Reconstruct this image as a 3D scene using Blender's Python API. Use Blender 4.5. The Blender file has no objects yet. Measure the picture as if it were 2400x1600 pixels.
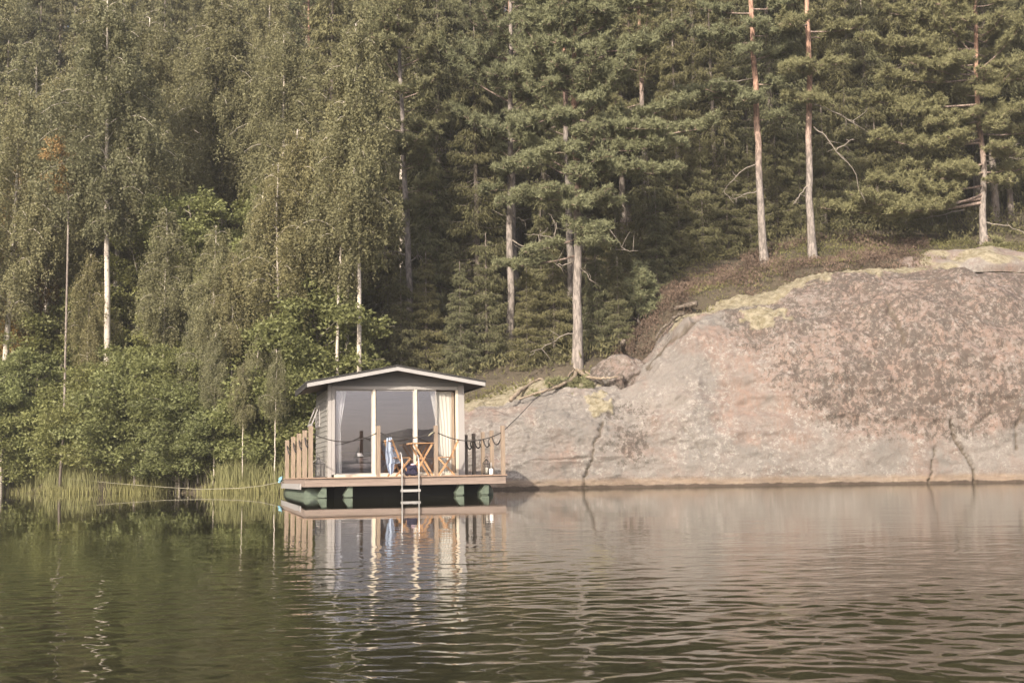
import bpy, math, random
import numpy as np
from mathutils import Matrix, Vector
random.seed(11)
rng = np.random.default_rng(11)
R = math.radians
S = bpy.context.scene
COL = S.collection
# ------------------------------------------------------------------ camera
EYE = 0.55
cam_data = bpy.data.cameras.new('camera'); cam = bpy.data.objects.new('camera', cam_data); COL.objects.link(cam)
cam_data.sensor_width = 36.0; cam_data.sensor_fit = 'HORIZONTAL'
FPX = 2600.0
cam_data.lens = 36.0 * FPX / 2400.0
cam_data.clip_start = 0.05; cam_data.clip_end = 3000
PITCH = math.atan(305 / FPX)
CM = Matrix.Translation((0, 0, EYE)) @ Matrix.Rotation(math.pi / 2 + PITCH, 4, 'X') @ Matrix.Rotation(R(-0.8), 4, 'Z')
cam.matrix_world = CM
S.camera = cam
# ------------------------------------------------------------------ light
SUN_EL, SUN_AZ = 29.0, 24.0        # azimuth: how far to the left of straight behind the camera
sx, sy, sz = -math.sin(R(SUN_AZ)) * math.cos(R(SUN_EL)), -math.cos(R(SUN_AZ)) * math.cos(R(SUN_EL)), math.sin(R(SUN_EL))
W = bpy.data.worlds.new('World'); S.world = W; W.use_nodes = True
nt = W.node_tree; bg = nt.nodes['Background']
sky = nt.nodes.new('ShaderNodeTexSky'); sky.sky_type = 'NISHITA'; sky.sun_disc = False
sky.sun_elevation = R(SUN_EL); sky.sun_rotation = math.atan2(sx, sy)
sky.air_density = 0.6; sky.dust_density = 4.5; sky.ozone_density = 1.0
nt.links.new(sky.outputs[0], bg.inputs[0]); bg.inputs[1].default_value = 0.15
sun_d = bpy.data.lights.new('sun', 'SUN'); sun_d.energy = 3.8; sun_d.angle = R(0.5); sun_d.color = (1.0, 0.90, 0.755)
sun = bpy.data.objects.new('sun', sun_d); COL.objects.link(sun)
sun.rotation_euler = Vector((sx, sy, sz)).to_track_quat('Z', 'Y').to_euler()
sun.location = (-20, -40, 40)
S.view_settings.view_transform = 'Standard'; S.view_settings.look = 'None'
S.view_settings.exposure = 0.86; S.view_settings.gamma = 1.0
S.view_settings.use_curve_mapping = False
HAZE = 0.0007
S.cycles.max_bounces = 8; S.cycles.diffuse_bounces = 5; S.cycles.glossy_bounces = 4
S.cycles.transmission_bounces = 6; S.cycles.transparent_max_bounces = 8

# ------------------------------------------------------------------ helpers
def P(px, py, Y):
    """the world point seen at pixel (px, py) of the 2400 px wide photograph, at depth Y"""
    d = CM.to_3x3() @ Vector(((px - 1200) / FPX, -(py - 800) / FPX, -1.0))
    t = Y / d.y
    return Vector((d.x * t, Y, EYE + d.z * t))
CMI = CM.inverted()
def PX(p):
    q = CMI @ Vector(p)
    return 1200 + FPX * q.x / -q.z, 800 - FPX * q.y / -q.z

def hash3(ix, iy, iz):
    h = (ix.astype(np.int64) * 374761393 + iy.astype(np.int64) * 668265263 + iz.astype(np.int64) * 2147483647) & 0xffffffff
    h = ((h ^ (h >> 13)) * 1274126177) & 0xffffffff
    h = ((h ^ (h >> 16)) * 2246822519) & 0xffffffff
    return ((h ^ (h >> 15)) & 0xffff) / 65535.0
def vnoise(p):
    p = np.asarray(p, float); i = np.floor(p).astype(np.int64); f = p - i; f = f * f * (3 - 2 * f)
    r = 0
    for a in (0, 1):
        for b in (0, 1):
            for c in (0, 1):
                w = (f[:, 0] if a else 1 - f[:, 0]) * (f[:, 1] if b else 1 - f[:, 1]) * (f[:, 2] if c else 1 - f[:, 2])
                r = r + w * hash3(i[:, 0] + a, i[:, 1] + b, i[:, 2] + c)
    return r
def fbm(p, oct=4, gain=.5):
    p = np.asarray(p, float); s = 0; a = 1; t = 0
    for k in range(oct):
        s = s + a * (vnoise(p * 2 ** k + 17.3 * k) - .5); t += a; a *= gain
    return s / t * 2

class MB:
    """collects geometry; build() links it as ONE mesh object"""
    def __init__(s): s.v = []; s.f = []; s.n = 0; s.q = []; s.a = []
    def add(s, verts, tris=None, quads=None, tint=None):
        verts = np.asarray(verts, float).reshape(-1, 3)
        if tris is not None and len(tris): s.f.append(np.asarray(tris, int) + s.n)
        if quads is not None and len(quads): s.q.append(np.asarray(quads, int) + s.n)
        s.v.append(verts); s.n += len(verts)
        s.a.append(np.full(len(verts), .5) if tint is None else np.broadcast_to(np.asarray(tint, float), (len(verts),)))
        return s
    def box(s, x0, x1, y0, y1, z0, z1):
        v = [(x0,y0,z0),(x1,y0,z0),(x1,y1,z0),(x0,y1,z0),(x0,y0,z1),(x1,y0,z1),(x1,y1,z1),(x0,y1,z1)]
        q = [(0,3,2,1),(4,5,6,7),(0,1,5,4),(1,2,6,5),(2,3,7,6),(3,0,4,7)]
        return s.add(v, quads=q)
    def bar(s, a, b, w, h, up=(0, 0, 1)):
        a = Vector(a); b = Vector(b); d = (b - a).normalized(); u = Vector(up)
        if abs(d.dot(u)) > .98: u = Vector((0, 1, 0))
        r = d.cross(u).normalized() * (w / 2); t = r.normalized().cross(d).normalized() * (h / 2)
        v = [tuple(p + i * r + j * t) for p in (a, b) for i, j in ((-1,-1),(1,-1),(1,1),(-1,1))]
        return s.add(v, quads=[(0,1,2,3),(7,6,5,4),(0,4,5,1),(1,5,6,2),(2,6,7,3),(3,7,4,0)])
    def prism(s, poly, axis, a, b):
        """poly: 2-D outline (convex or star-shaped round its mean), extruded along axis from a to b"""
        n = len(poly); pts = []
        for c in (a, b):
            for p in poly:
                pts.append({'x': (c, p[0], p[1]), 'y': (p[0], c, p[1]), 'z': (p[0], p[1], c)}[axis])
        m = np.mean(poly, axis=0)
        for c in (a, b): pts.append({'x': (c, m[0], m[1]), 'y': (m[0], c, m[1]), 'z': (m[0], m[1], c)}[axis])
        t = []
        for i in range(n):
            j = (i + 1) % n
            t += [(2 * n, j, i), (2 * n + 1, n + i, n + j)]
        return s.add(pts, tris=t, quads=[(i, (i + 1) % n, n + (i + 1) % n, n + i) for i in range(n)])
    def tube(s, pts, rad, k=6, tint=None, cap=True):
        pts = np.asarray(pts, float); n = len(pts)
        rad = np.broadcast_to(np.asarray(rad, float), (n,))
        d = np.gradient(pts, axis=0); d /= np.linalg.norm(d, axis=1)[:, None] + 1e-9
        up = np.where(np.abs(d[:, 2:3]) > .9, np.array([[1., 0, 0]]), np.array([[0, 0, 1.]]))
        a = np.cross(d, up); a /= np.linalg.norm(a, axis=1)[:, None] + 1e-9
        b = np.cross(d, a)
        th = np.arange(k) / k * 2 * np.pi
        v = pts[:, None] + rad[:, None, None] * (np.cos(th)[None, :, None] * a[:, None] + np.sin(th)[None, :, None] * b[:, None])
        i = np.arange(n - 1)[:, None] * k; j = np.arange(k)[None]; j2 = (j + 1) % k
        q = np.stack([i + j, i + j2, i + k + j2, i + k + j], -1).reshape(-1, 4)
        v = v.reshape(-1, 3); t = []
        if cap:
            v = np.vstack([v, pts[:1], pts[-1:]])
            t = [(n * k, (c + 1) % k, c) for c in range(k)] + [(n * k + 1, (n - 1) * k + c, (n - 1) * k + (c + 1) % k) for c in range(k)]
        return s.add(v, quads=q, tris=t, tint=tint)
    def lathe(s, prof, c=(0, 0, 0), k=16):
        prof = np.asarray(prof, float); n = len(prof); th = np.arange(k) / k * 2 * np.pi
        v = np.stack([prof[:, 0][:, None] * np.cos(th) + c[0], prof[:, 0][:, None] * np.sin(th) + c[1], np.repeat(prof[:, 1][:, None] + c[2], k, 1)], -1).reshape(-1, 3)
        i = np.arange(n - 1)[:, None] * k; j = np.arange(k)[None]; j2 = (j + 1) % k
        return s.add(v, quads=np.stack([i + j, i + j2, i + k + j2, i + k + j], -1).reshape(-1, 4))
    def leaves(s, c, u, L, Wd, tint=.5, quad=False):
        """one small triangle (or rhombus) per leaf: centre-base c, direction u"""
        c = np.asarray(c, float); n = len(c); u = np.asarray(u, float)
        u = u / (np.linalg.norm(u, axis=1)[:, None] + 1e-9)
        r = rng.normal(size=(n, 3)); w = np.cross(u, r); w /= np.linalg.norm(w, axis=1)[:, None] + 1e-9
        L = np.broadcast_to(np.asarray(L, float), (n,))[:, None]; Wd = np.broadcast_to(np.asarray(Wd, float), (n,))[:, None]
        tint = np.broadcast_to(np.asarray(tint, float), (n,))
        if quad:
            v = np.stack([c, c + u * L * .5 + w * Wd * .5, c + u * L, c + u * L * .5 - w * Wd * .5], 1).reshape(-1, 3)
            return s.add(v, quads=np.arange(n)[:, None] * 4 + np.arange(4)[None], tint=np.repeat(tint, 4))
        v = np.stack([c + w * Wd * .5, c + u * L, c - w * Wd * .5], 1).reshape(-1, 3)
        return s.add(v, tris=np.arange(n)[:, None] * 3 + np.arange(3)[None], tint=np.repeat(tint, 3))
    def mesh(s, name, mat, smooth=False, attrs=None):
        v = np.vstack(s.v); me = bpy.data.meshes.new(name)
        F = np.vstack(s.f) if s.f else np.zeros((0, 3), int); Q = np.vstack(s.q) if s.q else np.zeros((0, 4), int)
        me.vertices.add(len(v)); me.vertices.foreach_set('co', v.ravel().astype(np.float32))
        nl = F.size + Q.size; me.loops.add(nl)
        me.loops.foreach_set('vertex_index', np.concatenate([F.ravel(), Q.ravel()]).astype(np.int32))
        npo = len(F) + len(Q); me.polygons.add(npo)
        st = np.concatenate([np.arange(len(F)) * 3, F.size + np.arange(len(Q)) * 4]).astype(np.int32)
        me.polygons.foreach_set('loop_start', st)
        me.polygons.foreach_set('use_smooth', np.full(npo, bool(smooth)))
        me.update(calc_edges=True); me.validate(clean_customdata=False)
        at = me.attributes.new('tint', 'FLOAT', 'POINT'); at.data.foreach_set('value', np.concatenate(s.a).astype(np.float32))
        for k, arr in (attrs or {}).items():
            at = me.attributes.new(k, 'FLOAT', 'POINT'); at.data.foreach_set('value', np.asarray(arr, np.float32))
        if mat: me.materials.append(mat)
        return me
    def build(s, name, mat, parent=None, smooth=False, attrs=None, **kw):
        return link(name, s.mesh(name, mat, smooth, attrs), parent, **kw)

def link(name, data, parent=None, loc=None, mw=None, kind=None, label=None, cat=None, group=None):
    o = bpy.data.objects.new(name, data); COL.objects.link(o)
    if parent is not None: o.parent = parent
    if loc is not None: o.location = loc
    if mw is not None: o.matrix_world = mw
    if kind: o['kind'] = kind
    if label: o['label'] = label
    if cat: o['category'] = cat
    if group: o['group'] = group
    return o
def thing(name, label, cat, loc=(0, 0, 0), mw=None, group=None):
    return link(name, None, None, loc=None if mw is not None else loc, mw=mw, label=label, cat=cat, group=group)

# ------------------------------------------------------------------ materials
def mat(name, col, rough=.7, metal=0.0, spec=.3, noise=None, bump=None, tint=0.0, trans=0.0, coord='Object'):
    """noise: (scale, second colour, contrast low, high, stretch); bump: (scale, strength, distance)"""
    m = bpy.data.materials.new(name); m.use_nodes = True; n = m.node_tree.nodes; l = m.node_tree.links
    b = n['Principled BSDF']; b.inputs['Roughness'].default_value = rough; b.inputs['Metallic'].default_value = metal
    b.inputs['Specular IOR Level'].default_value = spec
    b.inputs['Base Color'].default_value = (*col, 1); out = None
    tc = n.new('ShaderNodeTexCoord')
    if noise:
        sc, c2, lo, hi, st = noise
        mp = n.new('ShaderNodeMapping'); mp.inputs['Scale'].default_value = st; l.new(tc.outputs[coord], mp.inputs[0])
        tx = n.new('ShaderNodeTexNoise'); tx.inputs['Scale'].default_value = sc; tx.inputs['Detail'].default_value = 6; tx.inputs['Roughness'].default_value = .65
        l.new(mp.outputs[0], tx.inputs[0])
        mr = n.new('ShaderNodeMapRange'); mr.inputs[1].default_value = lo; mr.inputs[2].default_value = hi; l.new(tx.outputs[0], mr.inputs[0])
        mx = n.new('ShaderNodeMix'); mx.data_type = 'RGBA'; mx.inputs[6].default_value = (*col, 1); mx.inputs[7].default_value = (*c2, 1)
        l.new(mr.outputs[0], mx.inputs[0]); out = mx.outputs[2]
    if tint:
        at = n.new('ShaderNodeAttribute'); at.attribute_name = 'tint'
        oi = n.new('ShaderNodeObjectInfo')
        ad = n.new('ShaderNodeMath'); ad.operation = 'MULTIPLY_ADD'; l.new(oi.outputs['Random'], ad.inputs[0]); ad.inputs[1].default_value = .5; l.new(at.outputs['Fac'], ad.inputs[2])
        mr = n.new('ShaderNodeMapRange'); mr.inputs[1].default_value = 0; mr.inputs[2].default_value = 1.5
        mr.inputs[3].default_value = 1 - tint; mr.inputs[4].default_value = 1 + tint; l.new(ad.outputs[0], mr.inputs[0])
        vm = n.new('ShaderNodeVectorMath'); vm.operation = 'SCALE'
        if out: l.new(out, vm.inputs[0])
        else: vm.inputs[0].default_value = col
        l.new(mr.outputs[0], vm.inputs[3]); out = vm.outputs[0]
        # some individuals yellower, some bluer
        hm = n.new('ShaderNodeMath'); hm.operation = 'MULTIPLY'; l.new(oi.outputs['Random'], hm.inputs[0]); hm.inputs[1].default_value = 7.31
        hf = n.new('ShaderNodeMath'); hf.operation = 'FRACT'; l.new(hm.outputs[0], hf.inputs[0])
        hx = n.new('ShaderNodeMix'); hx.data_type = 'RGBA'; l.new(hf.outputs[0], hx.inputs[0]); hx.inputs[6].default_value = (.96, 1.0, 1.03, 1); hx.inputs[7].default_value = (1.06, 1.01, .92, 1)
        v2 = n.new('ShaderNodeVectorMath'); v2.operation = 'MULTIPLY'; l.new(out, v2.inputs[0]); l.new(hx.outputs[2], v2.inputs[1]); out = v2.outputs[0]
    if out: l.new(out, b.inputs['Base Color'])
    if bump:
        tb = n.new('ShaderNodeTexNoise'); tb.inputs['Scale'].default_value = bump[0]; tb.inputs['Detail'].default_value = 5
        if noise: l.new(mp.outputs[0], tb.inputs[0])
        else: l.new(tc.outputs[coord], tb.inputs[0])
        bp = n.new('ShaderNodeBump'); bp.inputs['Strength'].default_value = bump[1]; bp.inputs['Distance'].default_value = bump[2]
        l.new(tb.outputs[0], bp.inputs['Height']); l.new(bp.outputs[0], b.inputs['Normal'])
    if trans:
        tr = n.new('ShaderNodeBsdfTranslucent'); ms = n.new('ShaderNodeMixShader'); ms.inputs[0].default_value = trans
        if out: l.new(out, tr.inputs[0])
        else: tr.inputs[0].default_value = (*col, 1)
        l.new(b.outputs[0], ms.inputs[1]); l.new(tr.outputs[0], ms.inputs[2]); l.new(ms.outputs[0], n['Material Output'].inputs[0])
    return m
M = {}
M['birch_leaf'] = mat('birch_leaf', (.215, .205, .112), .6, spec=.2, tint=.4, trans=.35)
M['birch_leaf_old'] = mat('birch_leaf_old', (.19, .125, .04), .6, spec=.25, tint=.4, trans=.3)
M['autumn_leaf'] = mat('autumn_leaf', (.44, .31, .15), .6, spec=.25, tint=.5, trans=.3)
M['alder_leaf'] = mat('alder_leaf', (.212, .222, .09), .5, spec=.25, tint=.45, trans=.35)
M['spruce_needle'] = mat('spruce_needle', (.13, .126, .065), .7, spec=.2, tint=.5, trans=.15)
M['pine_needle'] = mat('pine_needle', (.205, .205, .112), .6, spec=.2, tint=.35, trans=.2)
M['birch_bark'] = mat('birch_bark', (.52, .46, .39), .8, noise=(7, (.06, .05, .04), .56, .66, (1, 1, 2.2)), bump=(12, .4, .02))
M['spruce_bark'] = mat('spruce_bark', (.17, .14, .12), .9, noise=(12, (.33, .29, .25), .45, .7, (1, 1, .3)), bump=(20, .8, .03))
M['young_bark'] = mat('young_bark', (.22, .19, .15), .9, noise=(14, (.42, .38, .31), .45, .65, (1, 1, .6)), bump=(20, .5, .01))
M['dead_wood'] = mat('dead_wood', (.27, .235, .195), .9, noise=(10, (.14, .12, .10), .45, .7, (1, 1, 1)))
M['root'] = mat('root', (.22, .17, .125), .9, noise=(12, (.36, .31, .23), .5, .65, (1, 1, 1)), bump=(20, .7, .02))
M['soil'] = mat('soil', (.075, .062, .042), .95, noise=(1.3, (.088, .07, .05), .4, .6, (1, 1, 1)), bump=(6, .9, .1))
M['reed'] = mat('reed', (.20, .195, .09), .7, spec=.2, tint=.5, trans=.25)
M['heather'] = mat('heather', (.165, .118, .092), .8, spec=.1, tint=.55, trans=.1)
M['bilberry'] = mat('bilberry', (.165, .15, .06), .6, spec=.2, tint=.5, trans=.2)
M['bracken'] = mat('bracken', (.12, .115, .06), .7, spec=.2, tint=.55, trans=.2)
def pine_bark():
    m = mat('pine_bark', (.3, .3, .3), .9, noise=(11, (.56, .56, .56), .44, .56, (1, 1, .3)), bump=(16, .9, .04))
    n = m.node_tree.nodes; l = m.node_tree.links
    at = n.new('ShaderNodeAttribute'); at.attribute_name = 'tint'
    mx = n.new('ShaderNodeMix'); mx.data_type = 'RGBA'; l.new(at.outputs['Fac'], mx.inputs[0])
    mx.inputs[6].default_value = (.52, .45, .40, 1); mx.inputs[7].default_value = (.82, .50, .36, 1)
    old = [k for k in n if k.type == 'MIX'][0]
    vm = n.new('ShaderNodeVectorMath'); vm.operation = 'MULTIPLY'
    l.new(old.outputs[2], vm.inputs[0]); l.new(mx.outputs[2], vm.inputs[1]); l.new(vm.outputs[0], n['Principled BSDF'].inputs['Base Color'])
    return m
M['pine_bark'] = pine_bark()
# ================================================================== the land
_sx = [-90, -60, -19.8, -12, -7.2, -2, 1, 16, 40, 90]
_sy = [50, 48, 42.5, 37.5, 34.6, 34.9, 35, 34, 33, 30]
def shore(X): return np.interp(X, _sx, _sy) + .35 * np.sin(np.asarray(X) * .9) * (np.asarray(X) < -6) + .15 * np.sin(np.asarray(X) * 2.3 + 1)* (np.asarray(X) < -6)
_cr = [(1060, 948, 1.8), (1200, 922, 2.0), (1350, 893, 2.3), (1460, 880, 2.9), (1520, 832, 3.3), (1600, 738, 4.0), (1680, 716, 4.6), (1800, 693, 5.0),
       (1950, 655, 5.5), (2100, 646, 6.0), (2250, 645, 6.2), (2400, 652, 6.5), (2800, 600, 7), (3400, 620, 7.5), (4200, 700, 8)]
_cx, _ch, _cw = [-6.5, -4.5], [.6, 1.5], [1.5, 1.6]
for px, py, w in _cr:
    Y = 34.6 + w; p = P(px, py, Y)
    _cx.append(p.x); _ch.append(p.z); _cw.append(w)
def crestH(X): return np.interp(X, _cx, _ch)
def crestW(X): return np.interp(X, _cx, _cw)
def rock_prof(q):
    q = np.clip(q, 0, 1); return np.sin(np.arccos(1 - q)) ** .92
def terrain(X, Y):
    X = np.asarray(X, float); Y = np.asarray(Y, float); s = Y - shore(X)
    zl = np.interp(s, [-4, 0, .6, 3, 7, 12, 22, 60, 140], [-1.8, -.05, .3, 1.1, 3.0, 5.6, 11.5, 41, 80])
    Hc, Wc = crestH(X), crestW(X)
    zr = np.where(s < Wc, np.where(s < .3, -2.2 + s * .5, np.maximum(Hc * rock_prof(s / Wc) - 1.7, -2.2)), Hc - 1.7 + np.clip((s - Wc) / 1.6, 0, 1) * 1.75 + (s - Wc) * .44)
    zr = np.minimum(zr, 62 + 0 * zr)
    w = np.clip((X + 7.5) / 4.0, 0, 1); w = w * w * (3 - 2 * w)
    z = zl * (1 - w) + zr * w
    n = fbm(np.stack([X.ravel() * .25, Y.ravel() * .25, 0 * X.ravel()], 1), 3).reshape(X.shape)
    return z + n * .55 * np.clip((s - Wc * w - .5) / 4, 0, 1)
def ground_at(px, py, Ymin=33.0):
    """where the sight line through a pixel of the photograph meets the ground"""
    Ys = np.arange(Ymin, 110, .1); p1 = P(px, py, 1.0)
    X = p1.x * Ys; Z = EYE + (p1.z - EYE) * Ys
    T = terrain(X, Ys); i = int(np.argmax(T >= Z - .02))
    return Vector((X[i], Ys[i], T[i]))
def on_ground(px, Y):
    x = P(px, 800, Y).x
    return Vector((x, Y, float(terrain(np.array([x]), np.array([Y]))[0])))

gx = np.concatenate([np.arange(-90, -26, 2.0), np.arange(-26, 30, .35), np.arange(30, 91, 2.0)])
gy = np.concatenate([np.arange(29, 60, .35), np.arange(60, 176, 2.0)])
GX, GY = np.meshgrid(gx, gy)
GZ = terrain(GX, GY)
nx, ny = len(gx), len(gy)
ii = np.arange(ny - 1)[:, None] * nx + np.arange(nx - 1)[None]
hb = MB(); hb.add(np.stack([GX, GY, GZ], -1), quads=np.stack([ii, ii + 1, ii + nx + 1, ii + nx], -1).reshape(-1, 4))
hb.build('hillside', M['soil'], smooth=True, kind='structure')

# ---- the bare rock face rising out of the lake
def rock_mesh():
    cols = np.concatenate([np.arange(-5.5, 18.5, .055), np.arange(18.5, 46, .25)]); rows_t = np.concatenate([np.linspace(0, 1, 210) ** 1.15, 1 + np.linspace(.01, .55, 40)])
    X, T = np.meshgrid(cols, rows_t)
    H, Wd, Y0 = crestH(X), crestW(X), shore(X)
    A = np.clip(T, 0, 1) * np.pi / 2
    Y = Y0 + Wd * (1 - np.cos(A)); Z = H * np.sin(A) ** .92 - .0
    over = np.clip(T - 1, 0, 1)
    Y = Y + over * 5; Z = Z + over * 5 * .22
    # outward normal of the smooth form
    N = np.stack([0 * X, -np.sin(np.pi / 2 - A) - .05, np.sin(A) + .02], -1); N /= np.linalg.norm(N, axis=-1)[..., None]
    Pn = np.stack([X, Y, Z], -1).reshape(-1, 3)
    big = fbm(Pn * .28 + 5, 3) * .55; mid = fbm(Pn * np.array([1.1, 1.1, 1.5]) + 9, 5, .6) * .20; fine = fbm(Pn * 6.5, 4, .75) * .06
    rid = -np.abs(fbm(Pn * np.array([.6, .6, 1.6]) + 31, 4)) * .34
    # pixel position of every vertex, only to find the marks the photograph shows on the rock
    q = (np.array(CMI.to_3x3()) @ Pn.T).T + np.array(CMI.translation)
    px = 1200 + FPX * q[:, 0] / -q[:, 2]; py = 800 - FPX * q[:, 1] / -q[:, 2]
    def dist(poly):
        d = np.full(len(px), 1e9)
        for (x0, y0), (x1, y1) in zip(poly[:-1], poly[1:]):
            vx, vy = x1 - x0, y1 - y0; t = np.clip(((px - x0) * vx + (py - y0) * vy) / (vx * vx + vy * vy), 0, 1)
            d = np.minimum(d, np.hypot(px - x0 - t * vx, py - y0 - t * vy))
        return d
    jx = fbm(Pn * 3 + 50, 4, .7) * 13
    px = px + jx
    crack = 0 * px
    for poly, w, dp in [([(2232, 985), (2245, 1025), (2262, 1058), (2288, 1095), (2291, 1135)], 3.8, .20), ([(2196, 1048), (2188, 1095), (2181, 1134)], 2.6, .12),
                        ([(1372, 1146), (1378, 1100), (1395, 1035), (1418, 985)], 3, .14), ([(1598, 985), (1625, 1025), (1655, 1075)], 5, .06),
                        ([(2080, 700), (2110, 760), (2118, 800)], 5, .12), ([(2285, 1000), (2330, 965), (2390, 940)], 3, .06), ([(1228, 1080), (1240, 1010), (1262, 960)], 3, .05),
                        ([(1455, 830), (1462, 855), (1470, 880)], 16, .3), ([(1570, 712), (1520, 745), (1465, 800)], 14, .22), ([(1640, 745), (1560, 790), (1520, 850)], 7, .12),
                        ([(1250, 1078), (1330, 1076), (1372, 1072)], 3, .04), ([(2400, 960), (2385, 1000), (2390, 1050)], 4, .1)]:
        crack = np.maximum(crack, np.clip(1.4 - dist(poly) / w, 0, 1) * dp)
    # lobed moss and lichen crusts along the crest
    Tt = T.ravel(); ml = fbm(Pn * np.array([1.3, 1.3, 1.6]) + 71, 3); cell = fbm(Pn * 3.4 + 91, 3)
    edge = np.interp(px, [1050, 1300, 1420, 1440, 1550, 1590, 1700, 1850, 1950, 2150, 2400, 2600], [.86, .88, .95, 1.5, 1.4, .86, .80, .84, .88, .95, .98, .99])
    mossm = np.clip((Tt - edge) * 9 + ml * 1.6 + cell * 1.5, 0, 1)
    patch = np.exp(-(((px - 1405) / 45) ** 2 + ((py - 945) / 40) ** 2)) + np.exp(-(((px - 1790) / 80) ** 2 + ((py - 735) / 32) ** 2)) * 1.1
    mossm = np.maximum(mossm, np.clip((patch - .55) * 4 + cell * 2.2 * np.clip(patch * 2, 0, 1), 0, 1))
    lift = np.clip(mossm * 1.6, 0, 1) * (.05 + .07 * (cell + .5))
    # dark mottled lichen
    reg = np.clip((px - 1610 - (py - 745) * 1.02) / 130, 0, 1) * np.clip((1035 - py + (px - 1900) * .05) / 90, 0, 1)
    reg = np.maximum(reg, np.exp(-(((px - 1470) / 52) ** 2 + ((py - 1040) / 62) ** 2)) * 1.1)
    reg = np.maximum(reg, np.exp(-(((px - 1440) / 70) ** 2 + ((py - 960) / 40) ** 2)) * .8)
    reg = np.maximum(reg, .25 * np.clip((900 - py) / 150, 0, 1))
    dk = np.clip(reg * 1.0 + fbm(Pn * .9 + 3, 3) * .8 * (reg > .05) - .1, 0, 1)
    pit = dk * np.clip(fbm(Pn * 4.6 + 13, 4) , 0, 1) * .12
    d = (big + mid + fine + rid) * np.clip(.35 + Tt * 2, .35, 1) - crack + lift - pit
    V = Pn + N.reshape(-1, 3) * d[:, None]
    low = T.ravel() == 0
    V[low, 2] = -.6; V[low, 1] += .0
    nc, nr = len(cols), len(rows_t); k = np.arange(nr - 1)[:, None] * nc + np.arange(nc - 1)[None]
    mb = MB(); mb.add(V, quads=np.stack([k, k + 1, k + nc + 1, k + nc], -1).reshape(-1, 4))
    return mb, dict(moss=mossm, dark=dk, crack=np.clip(crack / .1, 0, 1), warm=np.clip((px - 1500) / 500, 0, 1) * np.clip((1080 - py) / 180, 0, 1))
def rock_mat():
    m = bpy.data.materials.new('granite'); m.use_nodes = True; n = m.node_tree.nodes; l = m.node_tree.links; b = n['Principled BSDF']
    b.inputs['Roughness'].default_value = .85; b.inputs['Specular IOR Level'].default_value = .2
    tc = n.new('ShaderNodeTexCoord')
    def noise(sc, det=6, ro=.6, st=(1, 1, 1), dist=0):
        mp = n.new('ShaderNodeMapping'); mp.inputs['Scale'].default_value = st; l.new(tc.outputs['Object'], mp.inputs[0])
        t = n.new('ShaderNodeTexNoise'); t.inputs['Scale'].default_value = sc; t.inputs['Detail'].default_value = det; t.inputs['Roughness'].default_value = ro; t.inputs['Distortion'].default_value = dist
        l.new(mp.outputs[0], t.inputs[0]); return t.outputs[0]
    def rng_(x, a, c, lo=0, hi=1):
        r = n.new('ShaderNodeMapRange'); r.inputs[1].default_value = a; r.inputs[2].default_value = c; r.inputs[3].default_value = lo; r.inputs[4].default_value = hi
        l.new(x, r.inputs[0]); return r.outputs[0]
    def mth(op, a, c):
        q = n.new('ShaderNodeMath'); q.operation = op
        for i, v in enumerate((a, c)):
            if isinstance(v, (int, float)): q.inputs[i].default_value = v
            else: l.new(v, q.inputs[i])
        return q.outputs[0]
    def mix(f, a, c):
        x = n.new('ShaderNodeMix'); x.data_type = 'RGBA'
        l.new(f, x.inputs[0])
        for i, v in ((6, a), (7, c)):
            if isinstance(v, tuple): x.inputs[i].default_value = (*v, 1)
            else: l.new(v, x.inputs[i])
        return x.outputs[2]
    def attr(k):
        a = n.new('ShaderNodeAttribute'); a.attribute_name = k; return a.outputs['Fac']
    warm = attr('warm'); grey = mix(rng_(noise(.5, 4), .4, .6), (.165, .152, .138), (.215, .192, .172))
    pink = mix(rng_(noise(1.6, 5), .4, .6), (.225, .16, .13), (.18, .14, .12))
    c = mix(mth('MULTIPLY', rng_(mth('ADD', noise(.6, 6, .65), mth('MULTIPLY', warm, .22)), .48, .62), 1.0), grey, pink)
    c = mix(mth('MULTIPLY', rng_(noise(6.5, 9, .8), .50, .58), mth('MULTIPLY', rng_(noise(.9, 4), .38, .6), .85)), c, (.335, .31, .28))      # pale crust lichen
    c = mix(mth('MULTIPLY', rng_(noise(17, 6, .75), .5, .62), .55), c, (.14, .112, .095))          # dark specks
    c = mix(mth('MULTIPLY', rng_(noise(5, 7, .78, (1.8, 1, .14)), .49, .60), .68), c, (.2, .175, .155))  # run-off streaks
    dark = attr('dark')
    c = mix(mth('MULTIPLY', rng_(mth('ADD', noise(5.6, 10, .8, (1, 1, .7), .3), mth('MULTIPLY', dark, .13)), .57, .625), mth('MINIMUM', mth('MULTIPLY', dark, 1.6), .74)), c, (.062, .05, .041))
    c = mix(mth('MULTIPLY', rng_(noise(8, 6, .7), .58, .64), mth('MULTIPLY', dark, .6)), c, (.30, .265, .22))
    z = n.new('ShaderNodeSeparateXYZ'); l.new(tc.outputs['Object'], z.inputs[0])
    zz = mth('ADD', z.outputs[2], mth('MULTIPLY', noise(2.5, 4), -.16))
    c = mix(mth('MULTIPLY', rng_(zz, .26, .14), .7), c, mix(rng_(noise(5, 5, .6, (.4, 1, 3)), .4, .6), (.26, .195, .135), (.21, .155, .115)))
    c = mix(mth('MULTIPLY', rng_(zz, .03, -.01), .9), c, (.06, .045, .035))
    c = mix(rng_(attr('crack'), .35, 1.0, 0, .85), c, (.10, .08, .06))
    mossc = mix(rng_(noise(5, 8, .75), .42, .58), (.17, .145, .09), (.30, .265, .19))
    c = mix(rng_(attr('moss'), .25, .55, 0, .92), c, mossc)
    l.new(c, b.inputs['Base Color'])
    bp = n.new('ShaderNodeBump'); bp.inputs['Strength'].default_value = .85; bp.inputs['Distance'].default_value = .06
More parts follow.
